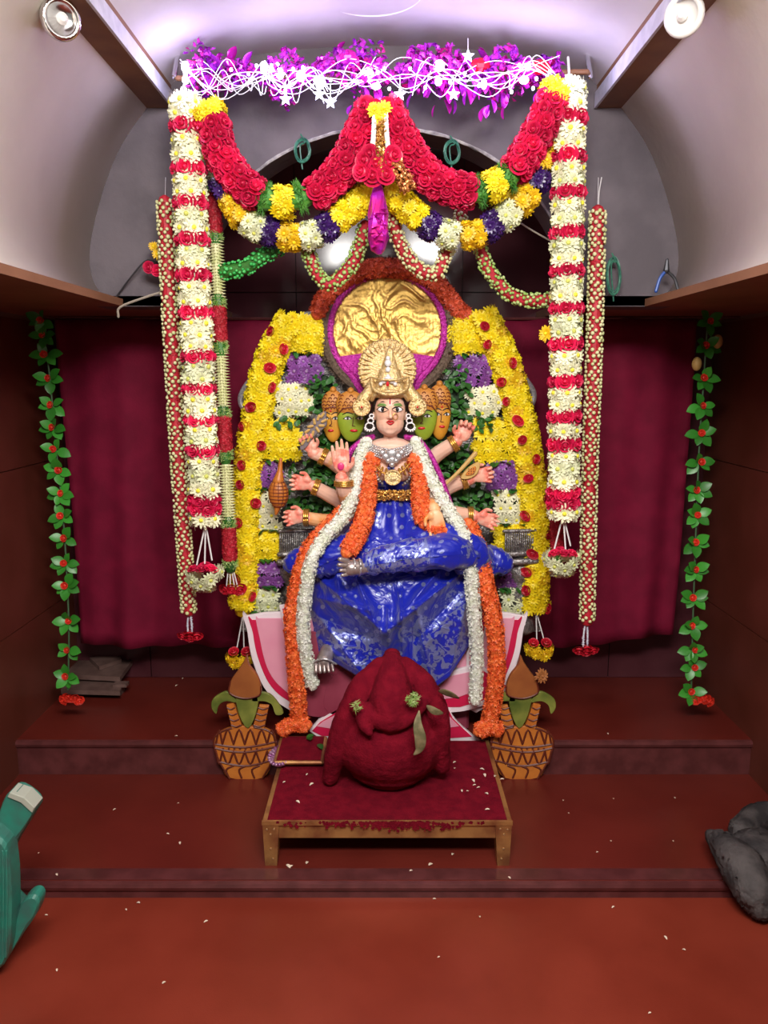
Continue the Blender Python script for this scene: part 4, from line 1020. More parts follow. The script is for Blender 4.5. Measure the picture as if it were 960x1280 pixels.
# --- jewellery
def beads(name, paths, r, m, parent=st, step=None):
    ms = []
    for p in paths: ms += [tf(c, (random.uniform(-1, 1), -1, random.uniform(-1, 1)), r*random.uniform(.85, 1.15)) for c, *_ in sample(px_path(p, 8), step or r*1.7)]
    V, Fc = merge(BUTTON, ms); o = obj(name, V, Fc, m, parent, smooth=True); o['kind'] = 'stuff'; return o
beads('silver_choker', [[(459+k*.6, 552+k*2.6, 2.775-k*.004), (470, 558+k*3, 2.75-k*.003), (488, 562+k*3, 2.742-k*.003), (506, 558+k*3, 2.75-k*.003), (519-k*.6, 551+k*2.6, 2.775-k*.004)] for k in range(5)], .0050, 'silverj')
mb = MB()
for x, y, r in [(490, 568, 7), (482, 571, 5), (498, 571, 5), (490, 575, 5.5), (490, 581, 3.4), (478, 566, 4), (502, 566, 4), (485, 576, 3.5), (495, 576, 3.5)]: mb.add(*ell(P(x, y, 2.725), px2m(r), .007, px2m(r), 12, 6))
mb.build('silver_pendant', 'silverj', st, True)
beads('gold_necklace', [[(457+k*1.5, 562+k*1.5, 2.765), (466+k, 578+k, 2.735), (478, 590+k, 2.718), (492, 594+k, 2.712), (506, 586+k, 2.72), (517-k, 572+k, 2.74), (521-k*1.5, 560+k, 2.76)] for k in range(2)], .0038, 'goldbright')
gn = MB()
for px, py in [(461, 566), (463, 571), (466, 576), (470, 580), (474, 583), (478, 585), (483, 587), (499, 587), (503, 584), (507, 580), (511, 575), (514, 570), (517, 564)]:
    d = Vector(((px-489)*.02, -.2, -.6)).normalized(); c = P(px, py, 2.72+abs(px-489)*.0012); gn.add(*tube([c, c+d*.030], [.0062, .0035], 6, 2))
gn.build('necklace_drops', 'goldbright', st)
mb = MB(); plate(mb, 491, 597, 11, 10, 2.703, .010, n=20)
for k in range(12): a = 2*PI*k/12; mb.add(*ell(P(491+9.6*math.cos(a), 597+8.8*math.sin(a), 2.698), .0035, .004, .0035, 6, 4))
mb.build('gold_pendant', 'goldorn', st, True)
beads('dark_bead_necklace', [[(470, 586, 2.73), (472, 598, 2.735), (480, 606, 2.74)], [(513, 586, 2.73), (512, 598, 2.735), (503, 607, 2.74)]], .006, 'silver')
V, Fc = scatter(px_path([(470, 619, 2.755), (480, 619, 2.738), (491, 619, 2.733), (503, 619, 2.738), (513, 619, 2.755)]), .017, 420, BUTTON, lambda: random.uniform(.003, .005), .35); obj('gold_belt', V, Fc, 'goldbright', st, kind='stuff')
V, Fc = tube([P(466, 619, 2.77), P(491, 619, 2.745), P(516, 619, 2.77)], .014, 10, 4); obj('belt_backing', V, Fc, 'brass', st)
# --- blouse at chest and waist
def loft(name, rows, m='saree', nu=40, foldf=None, zone=None):
    """rows: (py, left, right, Yback, depth); a bulging cloth shell"""
    ys = [r[0] for r in rows]; V = []; UV = []; Fc = []; nvr = 34
    for j in range(nvr+1):
        y = ys[0]+(ys[-1]-ys[0])*j/nvr; a = [float(np.interp(y, ys, [r[k] for r in rows])) for k in (1, 2, 3, 4)]
        for i in range(nu+1):
            u = -1+2*i/nu; x = (a[0]+a[1])/2+(a[1]-a[0])/2*math.sin(u*PI/2)
            Y = a[2]-a[3]*math.cos(u*PI/2)
            if foldf: Y -= foldf(x, y, u)*math.cos(u*PI/2)**.3
            V.append(P(x, y, Y)); z_ = zone(x, y) if zone else 0; UV.append((x/600, y/600+z_))
    for j in range(nvr):
        for i in range(nu): q = j*(nu+1)+i; Fc.append((q, q+1, q+nu+2, q+nu+1))
    o = obj(name, V, Fc, m, st, smooth=True, uv=UV); s_ = o.modifiers.new('t', 'SOLIDIFY'); s_.thickness = .004; return o
loft('blouse', [(572, 462, 516, 2.86, .06), (585, 458, 520, 2.87, .11), (600, 464, 516, 2.87, .10), (612, 466, 512, 2.87, .09)])
loft('saree_pleats', [(624, 460, 520, 2.88, .13), (640, 448, 535, 2.89, .15), (660, 428, 560, 2.90, .18), (682, 392, 588, 2.90, .22), (705, 374, 600, 2.90, .24)],
     foldf=lambda x, y, u: .009*math.sin((x-489)/(26+(y-624)*.45)*9)+.006*noise.noise(Vector((x*.06, y*.05, 2)))*2)
# thighs and crossed shin
def limb(name, pts, rad, foldA=.004, zone=None, seg=26):
    path = px_path(pts, 8); n = len(path); fr = frames(path); V = []; UV = []; Fc = []
    for i, (p, (T, A, B)) in enumerate(zip(path, fr)):
        t = i/(n-1); r = float(np.interp(t, np.linspace(0, 1, len(rad)), [px2m(q) for q in rad]))
        for j in range(seg+1):
            a = 2*PI*j/seg; rr = r+foldA*3.2*(1-2*abs(noise.noise(Vector((t*7+a*.6, a*.9-t*3, len(pts)+rad[0]*.1)))))**2+foldA*noise.noise(Vector((t*16, a*1.5, 4)))-foldA
            V.append(p+(A*math.cos(a)+B*math.sin(a))*rr); UV.append((t*.30+1.3, a*r*.65+ (zone(t) if zone else 0)))
    for i in range(n-1):
        for j in range(seg): q = i*(seg+1)+j; Fc.append((q, q+1, q+seg+2, q+seg+1))
    Fc.append(tuple(range(seg, -1, -1))); Fc.append(tuple(range((n-1)*(seg+1), n*(seg+1))))
    return obj(name, V, Fc, 'saree', st, smooth=True, uv=UV)
limb('saree_knee', [(500, 675, 2.80), (545, 676, 2.72), (580, 690, 2.70), (600, 705, 2.74)], [24, 27, 27, 20], .005)
limb('saree_knee', [(470, 682, 2.80), (425, 692, 2.74), (390, 706, 2.74)], [24, 24, 18], .005)
limb('saree_shin', [(456, 705, 2.60), (480, 700, 2.595), (515, 694, 2.60), (560, 690, 2.63), (592, 694, 2.70)], [13, 16, 19, 22, 18], .003, lambda t: 2.0 if t < .62 else 0)
for s, x in ((-1, 363), (1, 632)):
    limb('saree_end', [(x-s*30, 700, 2.84), (x-s*8, 704, 2.82), (x, 712, 2.83)], [22, 18, 10], .003)
# skirt: cloth hanging from the lap, hem rising at the sides
FOLDS = [(590, 705, 480, 792, 7, .040), (592, 712, 560, 850, 9, .030), (590, 720, 600, 800, 9, .02), (560, 700, 500, 770, 7, .028), (395, 720, 480, 790, 8, .034), (390, 760, 455, 846, 10, .030),
         (388, 745, 470, 765, 7, .026), (445, 722, 478, 800, 7, .026), (420, 715, 430, 770, 7, .02), (500, 740, 503, 835, 7, .026), (520, 760, 540, 855, 8, .032), (486, 760, 484, 835, 6, .018), (385, 785, 440, 835, 6, .02), (575, 740, 520, 800, 6, -.02), (430, 790, 475, 800, 6, -.018)]
hem = [(384, 790), (398, 815), (430, 836), (458, 852), (476, 836), (500, 836), (522, 846), (544, 860), (562, 846), (584, 812), (602, 780)]
nu, nv_ = 120, 70; V = []; UV = []; Fc = []
for i in range(nu+1):
    u = i/nu; x0_ = 384+218*u; hy = float(np.interp(x0_, [h[0] for h in hem], [h[1] for h in hem]))
    for j in range(nv_+1):
        v = j/nv_; y = 702+(hy-702)*v; x = x0_+(8*(u-.5))*(1-v)*0
        c = math.sin(PI*u)**.55
        # fan of folds from two gather points
        a1 = math.atan2(y-700, x-585); a2 = math.atan2(y-715, x-400); d1 = math.hypot(x-585, y-700)/150; d2 = math.hypot(x-400, y-715)/150
        f = 0
        for (fx, fy, tx, ty, wd, am) in FOLDS:
            L2 = (tx-fx)**2+(ty-fy)**2; t_ = max(0, min(1, ((x-fx)*(tx-fx)+(y-fy)*(ty-fy))/L2)); dd = math.hypot(x-fx-t_*(tx-fx), y-fy-t_*(ty-fy)); w2 = wd*(.5+t_*.9)
            f += am*1.9*math.exp(-dd/w2)*(.55+.45*math.sin(PI*t_))
        f += .006*noise.noise(Vector((x*.05, y*.05, 5)))
        Y = 2.86-.17*c-.03*math.sin(PI*min(1, v*1.2))-f*c+.02*v
        V.append(P(x, y, Y))
        low = (v > .60 and x < 478) or (v > .45 and x > 515) ; z_ = 1.0 if low else 0.0
        if v > .955: z_ = 2.0
        UV.append((x/600, y/600+z_))
for i in range(nu):
    for j in range(nv_): q = i*(nv_+1)+j; Fc.append((q, q+1, q+nv_+2, q+nv_+1))
o = obj('saree_skirt', V, Fc, 'saree', st, smooth=True, uv=UV); s_ = o.modifiers.new('t', 'SOLIDIFY'); s_.thickness = .004
# silver feet
def foot(heel, ball, toes, rt):
    mb = MB(); mb.add(*tube([P(*heel), P(*[(a+b)/2 for a, b in zip(heel, ball)]), P(*ball)], [px2m(9), px2m(10), px2m(10)], 12, 4))
    for (a, b, r) in toes: mb.add(*tube([P(*a), P(*b)], [px2m(r), px2m(r*.85)], 8, 3))
    f = mb.build('foot', 'silverfoot', st, True)
    return f
f = foot((458, 708, 2.59), (438, 710, 2.57), [((434, 701, 2.56), (425, 699, 2.55), 3.4), ((434, 707, 2.555), (424, 706, 2.545), 3.1), ((434, 713, 2.555), (426, 713, 2.545), 2.9), ((434, 718, 2.56), (428, 719, 2.55), 2.6)], 1)
mb = MB()
for k in (443, 450): mb.add(*tube([P(k+2*math.cos(a)-1, 709+10.5*math.sin(a), 2.58-.032*math.cos(a)) for a in np.linspace(0, 6.28, 17)], .0035, 6, 1, cap=False))
mb.build('anklet', 'silverj', f, True)
f = foot((410, 812, 2.76), (405, 826, 2.71), [((395+k*5, 831, 2.69), (395+k*5.4, 840-abs(k-1)*.5, 2.675), 2.9-.2*k) for k in range(5)], 1)
mb = MB(); mb.add(*tube([P(388, 832, 2.72), P(395, 826, 2.685), (P(408, 824, 2.675)), P(420, 830, 2.69)], .004, 6, 4)); mb.build('anklet', 'silverj', f, True)
# --- magenta tinsel border of the shawl over the shoulders
V, Fc = tube(px_path([(434, 577, 2.80), (440, 562, 2.79), (455, 550, 2.80), (466, 546, 2.82)]), .011, 8, 1); sh = obj('tinsel_border', V, Fc, 'magenta', st)
V, Fc = tube(px_path([(508, 546, 2.82), (522, 550, 2.80), (536, 566, 2.78), (549, 592, 2.77), (560, 622, 2.77), (566, 640, 2.78)]), .011, 8, 1); obj('tinsel_border', V, Fc, 'magenta', st)

# ================================================================== HALO
ha = thing('halo_disc', 'round gold foil halo disc with magenta tinsel and taupe trim behind the crown', 'halo', P(484, 480, 2.97))
c = P(484, 412, 2.96); Rh = px2m(67, 412, 2.96); V = []; Fc = []; nr, na = 44, 130
for i in range(nr+1):
    for j in range(na):
        a = 2*PI*j/na; r = Rh*i/nr; x = r*math.cos(a); z = r*math.sin(a)
        q = Vector((x*9+1.5*noise.noise(Vector((x*7, z*7, 3))), z*16+1.5*noise.noise(Vector((x*9, z*9, 8))), 1)); h = 1-abs(noise.noise(q))*2; h2 = 1-abs(noise.noise(q*2.3+Vector((4, 4, 0))))*2
        V.append(c+Vector((x, -.007*max(0, h)**5-.0035*max(0, h2)**4-.0006*math.sin(x*420), z)))
for i in range(nr):
    for j in range(na): j2 = (j+1) % na; Fc.append((i*na+j, i*na+j2, (i+1)*na+j2, (i+1)*na+j))
obj('gold_foil', V, Fc, 'gold', ha, smooth=True)
def arcp(cx, cy, r, a0, a1, Y, n=40): return [P(cx+r*math.cos(R(a)), cy-r*math.sin(R(a)), Y) for a in np.linspace(a0, a1, n)]
V, Fc = lathe((0, 0, 0), [(.01, 0), (Rh*1.2, 0), (Rh*1.2, .02), (.01, .02)], 48); q = Vector((0, 1, 0)).to_track_quat('Z', 'Y')
obj('backing_board', [q @ Vector(v)+P(484, 414, 2.97) for v in V], Fc, 'fur', ha)
tp = arcp(484, 413, 71.5, -50, 230, 2.945, 60)
V, Fc = tube(tp, .0125, 8, 1); tr = obj('tinsel_rim', V, Fc, 'magenta', ha)
V, Fc = scatter(tp, .012, 1100, FLK, lambda: random.uniform(.005, .009), .4); obj('tinsel_flakes', V, Fc, 'magenta', tr, kind='stuff')
for s in (-1, 1):
    p_ = px_path([(484+s*46, 468, 2.945), (484+s*38, 480, 2.94), (486+s*30, 498, 2.93), (487+s*27, 512, 2.92)])
    V, Fc = tube(p_, .013, 8, 1); tr = obj('tinsel_strip', V, Fc, 'magenta', ha); V, Fc = scatter(p_, .012, 200, FLK, lambda: random.uniform(.005, .009), .4); obj('tinsel_flakes', V, Fc, 'magenta', tr, kind='stuff')
    V, Fc = prism([(484+s*20, 440), (484+s*64, 446), (484+s*52, 468), (484+s*34, 486), (484+s*20, 486)][::s], 2.952, .008); obj('magenta_cloth', V, Fc, 'magenta', ha)
fp_ = arcp(486, 415, 79, -62, 242, 2.955, 60); V, Fc = tube(fp_, .021, 8, 1); fu = obj('taupe_trim', V, Fc, 'fur', ha)
V, Fc = scatter(fp_, .022, 2600, ([(-.12, 0, 0), (.12, 0, 0), (0, 0, 1)], [(0, 1, 2)]), lambda: random.uniform(.010, .018), .1, 1.2); obj('trim_fibres', V, Fc, 'fur', fu, kind='stuff')
og = thing('orange_garland', 'red orange flower garland arched over the halo disc', 'garland', P(484, 335, 2.95))
op = px_path([(397, 392, 2.94), (408, 370, 2.94), (428, 350, 2.93), (455, 338, 2.93), (484, 335, 2.93), (515, 338, 2.93), (540, 350, 2.93), (556, 366, 2.94), (570, 386, 2.95), (582, 396, 2.96)])
V, Fc = tube(op, .026, 10, 1); obj('core', V, Fc, 'redorange', og); V, Fc = scatter(op, .032, 3000, STARF, lambda: random.uniform(.008, .012), .2, 1.0); obj('blossoms', V, Fc, 'redorange', og, kind='stuff')

# ================================================================== SILVER THRONE BACK
thr = thing('silver_throne', 'embossed silver throne back behind the floral arch', 'throne', P(485, 780, 3.04))
ol = [(300, 790), (302, 700), (308, 600), (306, 520), (298, 500), (303, 482), (318, 468), (330, 435), (350, 405), (380, 390), (420, 380), (550, 380), (590, 388), (618, 405), (636, 432), (648, 462), (663, 478), (668, 494), (664, 512), (664, 600), (672, 700), (676, 790)]
V, Fc = prism(ol, 3.04, .02); obj('back_plate', V, Fc, 'silver', thr)
for s, x in ((-1, 372), (1, 648)):
    mb = MB(); mb.add(*lathe(P(x, 790, 2.98), [(.05, 0), (.07, .02), (.055, .06), (.03, .10), (.05, .14), (.06, .17), (.045, .20), (.068, .24), (.075, .27), (.05, .30), (.07, .33), (.075, .37), (.03, .40)], 20)); mb.build('throne_post', 'silver', thr, True)
for s in (-1, 1):
    mb = MB()
    for k in range(14):
        x = 350+k*2.6 if s < 0 else 632+k*2.6; mb.add(*tube([P(x, 690, 2.9), P(x, 678, 2.895), P(x+.5, 662, 2.905)], [.003, .004, .003], 5, 3))
    xa = 349 if s < 0 else 630; mb.add(*tube([P(xa, 693, 2.9), P(xa+40, 691, 2.9)], .010, 8, 2)); mb.add(*tube([P(xa, 664, 2.9), P(xa+40, 663, 2.9)], .007, 8, 2)); mb.add(*tube([P(xa, 703, 2.9), P(xa+40, 701, 2.9)], .013, 8, 2))
    mb.build('ribbed_rail', 'silver', thr, True)
for s in (-1, 1):
    q = [(318, 470), (308, 482), (301, 496), (303, 508), (312, 512)] if s < 0 else [(646, 462), (658, 476), (667, 492), (664, 506), (656, 510)]
    V, Fc = tube(px_path([(a, b, 3.02) for a, b in q]), .012, 8, 1); obj('scroll_edge', V, Fc, 'silverj', thr)

# ================================================================== FLORAL ARCH
def arch(label, strip, blocks, ends, pomxy, s):
    t = thing('floral_arch', label, 'flower arrangement', P(*strip[-1][:2], 2.95))
    path = px_path([(*p, 2.95) for p in strip], 8)
    V, Fc = tube(path, .035, 10, 1); obj('core', V, Fc, 'ymum2', t)
    i = 0
    for c, T, A, B in sample(path, .037):
        for j in range(4):
            a = -1.45+2.9*(j+(i % 2)*.33)/3.33; d = (A*math.cos(a)+B*math.sin(a))
            k = 'ymum' if random.random() < .75 else 'ymum2'
            flower(k, t, c+d*.045, d+Vector((0, -.25, 0)), .033)
        if i % 2 == 1:
            d = Vector((random.choice([-.8, -.3, .3, .8]), -1, 0)).normalized(); o = put(FL['redpetal'][0], 'red_flower', t, c+d*.070, d, (random.uniform(.015, .024), random.uniform(.014, .018), .014))
        i += 1
    for kind, cx, cy, w_, h_ in blocks:
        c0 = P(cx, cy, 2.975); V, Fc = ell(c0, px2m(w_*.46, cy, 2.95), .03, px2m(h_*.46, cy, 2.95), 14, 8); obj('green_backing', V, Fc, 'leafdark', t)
        r = .031 if kind != 'pmum' else .030; stp = 12.5; rows = max(1, round(h_/stp)); cols = max(1, round(w_/stp))
        for a in range(rows):
            for b in range(cols):
                x = cx+(b-(cols-1)/2)*(w_/cols)+random.uniform(-1.5, 1.5)+(2 if a % 2 else -2); y = cy+(a-(rows-1)/2)*(h_/rows)+random.uniform(-1.5, 1.5)
                nx_ = (x-cx)/w_; ny_ = -(y-cy)/h_; flower(kind, t, P(x, y, 2.935+.05*(nx_**2+ny_**2)), (nx_*.9, -1, ny_*.9), r)
        for q in range(5):
            x = cx+random.uniform(-.45, .45)*w_; o = put(LEAF, 'leaf', t, P(x, cy+h_*.5, 2.93), (0, -1, 0), .03); d = Vector((random.uniform(-1, 1), -.5, random.uniform(-.6, .3))).normalized(); o.rotation_quaternion = d.to_track_quat('X', 'Z')
    ex, ey = ends
    for dx in (-4, 5): V, Fc = tube([P(ex, ey-5, 2.93), P(pomxy[0]+dx, pomxy[1]-12, 2.90)], .0024, 6, 1); obj('tassel_string', V, Fc, 'thread', t)
    cx, cy = pomxy
    for dx, dy, dz in [(-.045, 0, 0), (-.02, -.025, -.012), (.015, -.03, -.012), (.042, 0, 0), (0, .02, -.01), (-.03, .01, -.02), (.03, .01, -.02), (-.02, 0, .01), (.025, 0, .012)]:
        flower('ymum2', t, P(cx, cy, 2.90)+Vector((dx, dy, dz)), (dx, dy-.02, dz), .028)
    for dx in (-8, 8): flower('redpetal', t, P(cx+dx, cy-9, 2.885), (0, -.6, .8), .020)
Lb = [('ymum', 384, 417, 44, 46), ('pmum', 382, 463, 42, 34), ('wmum', 368, 500, 44, 40), ('ymum', 348, 550, 52, 50), ('pmum', 335, 594, 30, 32), ('wmum', 335, 639, 30, 48), ('ymum', 334, 681, 36, 36), ('pmum', 334, 718, 34, 30), ('wmum2', 332, 750, 32, 28)]
arch('floral arch side of yellow, violet and cream flowers, on the left of the statue', [(362, 405), (346, 430), (334, 460), (325, 500), (318, 540), (312, 580), (308, 640), (306, 700), (304, 762)], Lb, (304, 772), (300, 823), -1)
Rb = [('ymum', 582, 416, 46, 50), ('pmum', 592, 464, 42, 36), ('wmum', 604, 503, 42, 38), ('ymum', 618, 550, 50, 56), ('pmum', 631, 594, 38, 36), ('wmum', 636, 634, 36, 42), ('ymum', 637, 673, 38, 34), ('pmum', 638, 714, 32, 42), ('wmum2', 642, 756, 30, 44)]
arch('floral arch side of yellow, violet and cream flowers, on the right of the statue', [(604, 398), (620, 428), (634, 462), (644, 500), (654, 540), (661, 580), (667, 640), (668, 700), (668, 758)], Rb, (670, 768), (675, 812), 1)
def foliage(label, areas, n):
    t = thing('mint_foliage', label, 'foliage', P(areas[0][0], areas[0][1], 2.95))
    tot = sum(a[2]*a[3] for a in areas)
    for cx, cy, w_, h_ in areas:
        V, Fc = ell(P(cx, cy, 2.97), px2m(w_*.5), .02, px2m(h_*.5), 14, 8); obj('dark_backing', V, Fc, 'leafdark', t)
        for k in range(int(n*w_*h_/tot)):
            x = cx+random.uniform(-.5, .5)*w_; y = cy+random.uniform(-.5, .5)*h_
            d = Vector((random.uniform(-1, 1), random.uniform(-.9, -.1), random.uniform(-1, .6))).normalized()
            o = put(LEAF, 'leaf', t, P(x, y, 2.945-random.uniform(0, .03)), d, random.uniform(.020, .034))
            Z_ = Vector((random.uniform(-.4, .4), -1, .6)); Z_ = (Z_-d*Z_.dot(d)).normalized(); o.rotation_quaternion = Matrix((d, Z_.cross(d), Z_)).transposed().to_quaternion()
foliage('green mint leaves packed between the arms, on the left of the statue', [(404, 492, 30, 50), (418, 558, 42, 36), (394, 598, 66, 30), (388, 632, 64, 26), (400, 585, 40, 30), (412, 540, 20, 30), (360, 525, 30, 12)], 290)
foliage('green mint leaves packed between the arms, on the right of the statue', [(572, 490, 34, 60), (560, 520, 40, 40), (568, 578, 50, 42), (585, 625, 62, 36), (600, 528, 34, 16), (548, 560, 34, 40)], 295)

# ================================================================== NECK GARLANDS ON THE STATUE
def floss(t, pts, rad, core, m_, n, sz, piece=STARF, nm='blossoms'):
    path = px_path(pts, 8); V, Fc = tube(path, [rad*.8]*len(path), 10, 1); obj('core', V, Fc, core, t)
    V, Fc = scatter(path, rad, n, piece, sz, .15, 1.0); obj(nm, V, Fc, m_, t, kind='stuff')
wg = thing('jasmine_garland', 'long white jasmine garland hanging from the neck of the statue down both sides', 'garland', P(488, 870, 2.74))
Lw = [(459, 552, 2.775), (448, 580, 2.74), (443, 612, 2.72), (430, 645, 2.70), (405, 672, 2.67), (390, 700, 2.645), (382, 740, 2.66), (379, 790, 2.68), (386, 835, 2.715), (391, 857, 2.73)]
Rw = [(519, 551, 2.775), (530, 580, 2.74), (544, 610, 2.72), (563, 642, 2.69), (581, 672, 2.66), (588, 710, 2.66), (592, 760, 2.68), (596, 820, 2.72), (594, 876, 2.74)]
for q in (Lw, Rw): floss(wg, q, .024, 'budw', 'budw', 2300, lambda: random.uniform(.0062, .0085), STARF, 'jasmine_flowers')
ogt = thing('orange_garland', 'long orange flower garland on the statue, outside the white jasmine one', 'garland', P(488, 920, 2.76))
Lo = [(432, 640, 2.73), (408, 662, 2.71), (386, 690, 2.685), (374, 725, 2.685), (366, 770, 2.70), (368, 820, 2.715), (372, 870, 2.735), (374, 908, 2.755)]
Ro = [(585, 655, 2.72), (598, 690, 2.70), (608, 735, 2.69), (618, 780, 2.70), (621, 830, 2.72), (616, 880, 2.74), (610, 910, 2.755)]
for q in (Lo, Ro): floss(ogt, q, .030, 'orange', 'orange', 2300, lambda: random.uniform(.008, .011))
floss(ogt, [(352, 913, 2.745), (366, 905, 2.74), (384, 906, 2.74)], .026, 'orange', 'orange', 700, lambda: random.uniform(.008, .011))
floss(ogt, [(624, 912, 2.745), (612, 908, 2.74), (598, 914, 2.74)], .028, 'orange', 'orange', 700, lambda: random.uniform(.008, .011))
ogs = thing('orange_garland', 'short orange flower garland hanging over the chest of the statue', 'garland', P(488, 690, 2.7))
Li = [(464, 572, 2.755), (460, 600, 2.74), (457, 640, 2.72), (448, 668, 2.665), (434, 690, 2.625)]
Ri = [(519, 572, 2.755), (525, 600, 2.74), (526, 630, 2.72), (530, 654, 2.70)]
floss(ogs, Li, .031, 'orange', 'orange', 1700, lambda: random.uniform(.008, .011)); floss(ogs, Ri, .030, 'orange', 'orange', 1300, lambda: random.uniform(.008, .011))
floss(ogs, [(530, 655, 2.69), (545, 663, 2.665), (556, 663, 2.66)], .016, 'orange', 'orange', 350, lambda: random.uniform(.007, .010))

# ================================================================== LOTUS PEDESTAL
lo = thing('lotus_pedestal', 'pink cut-out lotus pedestal with white borders under the statue', 'pedestal', P(485, 925, 2.81))
def petal(outer, red, pinkp, Y, dark=False):
    V, Fc = prism(outer, Y, .015); p = obj('petal', V, Fc, 'lotuswhite', lo)
    if red: V, Fc = prism(red, Y-.003, .0035, .001); obj('red_shade', V, Fc, 'lotusred', p)
    V, Fc = prism(pinkp, Y-.006, .0035, .001); obj('pink_face', V, Fc, 'lotusshade' if dark else 'pink', p)
def arcpts(pts, n=5): return smooth2(pts, n, closed=False)
for s in (-1, 1):
    f = (lambda q: [((x if s < 0 else 963-x), y) for x, y in q][::1 if s < 0 else -1])
    # tall outer petal
    cu_ = arcpts([(308, 770), (309, 790), (315, 825), (330, 860), (352, 882), (380, 888)])
    petal(f(cu_[:-2]+[(394, 878), (394, 770), (355, 765), (330, 766)]),
          f([(x+5, y-1) for x, y in arcpts([(310, 776), (311, 792), (317, 822), (331, 855), (352, 875), (378, 881)])]+[(392, 872), (392, 776)]),
          f([(x, y) for x, y in arcpts([(323, 773), (325, 800), (334, 835), (350, 858), (374, 870)])]+[(392, 862), (392, 773)]), 2.825)
    # upright second petal
    petal(f([(349, 757), (366, 755), (380, 800), (380, 860), (366, 860), (358, 800)]), f([(353, 761), (365, 760), (376, 802), (376, 850), (368, 850), (360, 800)]), f([(360, 764), (364, 764), (374, 806), (374, 840), (370, 840), (364, 800)]), 2.812)
# low spreading petals
petal([(386, 914), (398, 900), (425, 884), (460, 868), (480, 880), (470, 925), (400, 924)][::-1], [(390, 914), (400, 903), (426, 887), (458, 872), (474, 882), (466, 921), (402, 920)][::-1], [(396, 908), (404, 902), (428, 889), (458, 874), (472, 882), (466, 904), (420, 912)][::-1], 2.800)
petal(arcpts([(640, 862), (610, 880), (575, 890), (540, 888)])+[(520, 870), (560, 840), (600, 830)], [(545, 884), (575, 884), (608, 874), (634, 858), (600, 836), (530, 866)], [(535, 876), (572, 872), (600, 862), (598, 838), (560, 846)], 2.800)
petal(arcpts([(556, 870), (566, 895), (582, 912), (600, 924)])+[(575, 929), (530, 930), (500, 880), (520, 862)], [(556, 878), (566, 898), (580, 912), (590, 921), (530, 925), (505, 880), (522, 866)], [(552, 876), (562, 896), (574, 908), (530, 914), (508, 880), (524, 868)], 2.794)
V, Fc = prism([(376, 790), (556, 790), (556, 885), (500, 908), (434, 898), (376, 884)], 2.806, .012); obj('petal', V, Fc, 'lotusshade', lo)  # middle petals under the feet, their shade painted as a darker rose
for k, x in enumerate((392, 425, 462)):
    V, Fc = prism(smooth2([(x-20, 884), (x-14, 852), (x+6, 838), (x+30, 852), (x+26, 890), (x, 896)], 3), 2.802-.002*k, .004, .001); obj('petal', V, Fc, 'lotusshade', lo)
V, Fc = lathe(P(486, 890, 2.98), [(.30, -.02), (.36, .04), (.38, .10), (.32, .13)], 32, 1, .42); V = [Vector((v[0], v[1], max(PZ, v[2]))) for v in V]; obj('pedestal_drum', V, Fc, 'lotusshade', lo)
V, Fc = box(-.30, .34, 2.88, 3.06, PZ, PZ+.26, .01); obj('seat_block', V, Fc, 'lotusshade', lo)

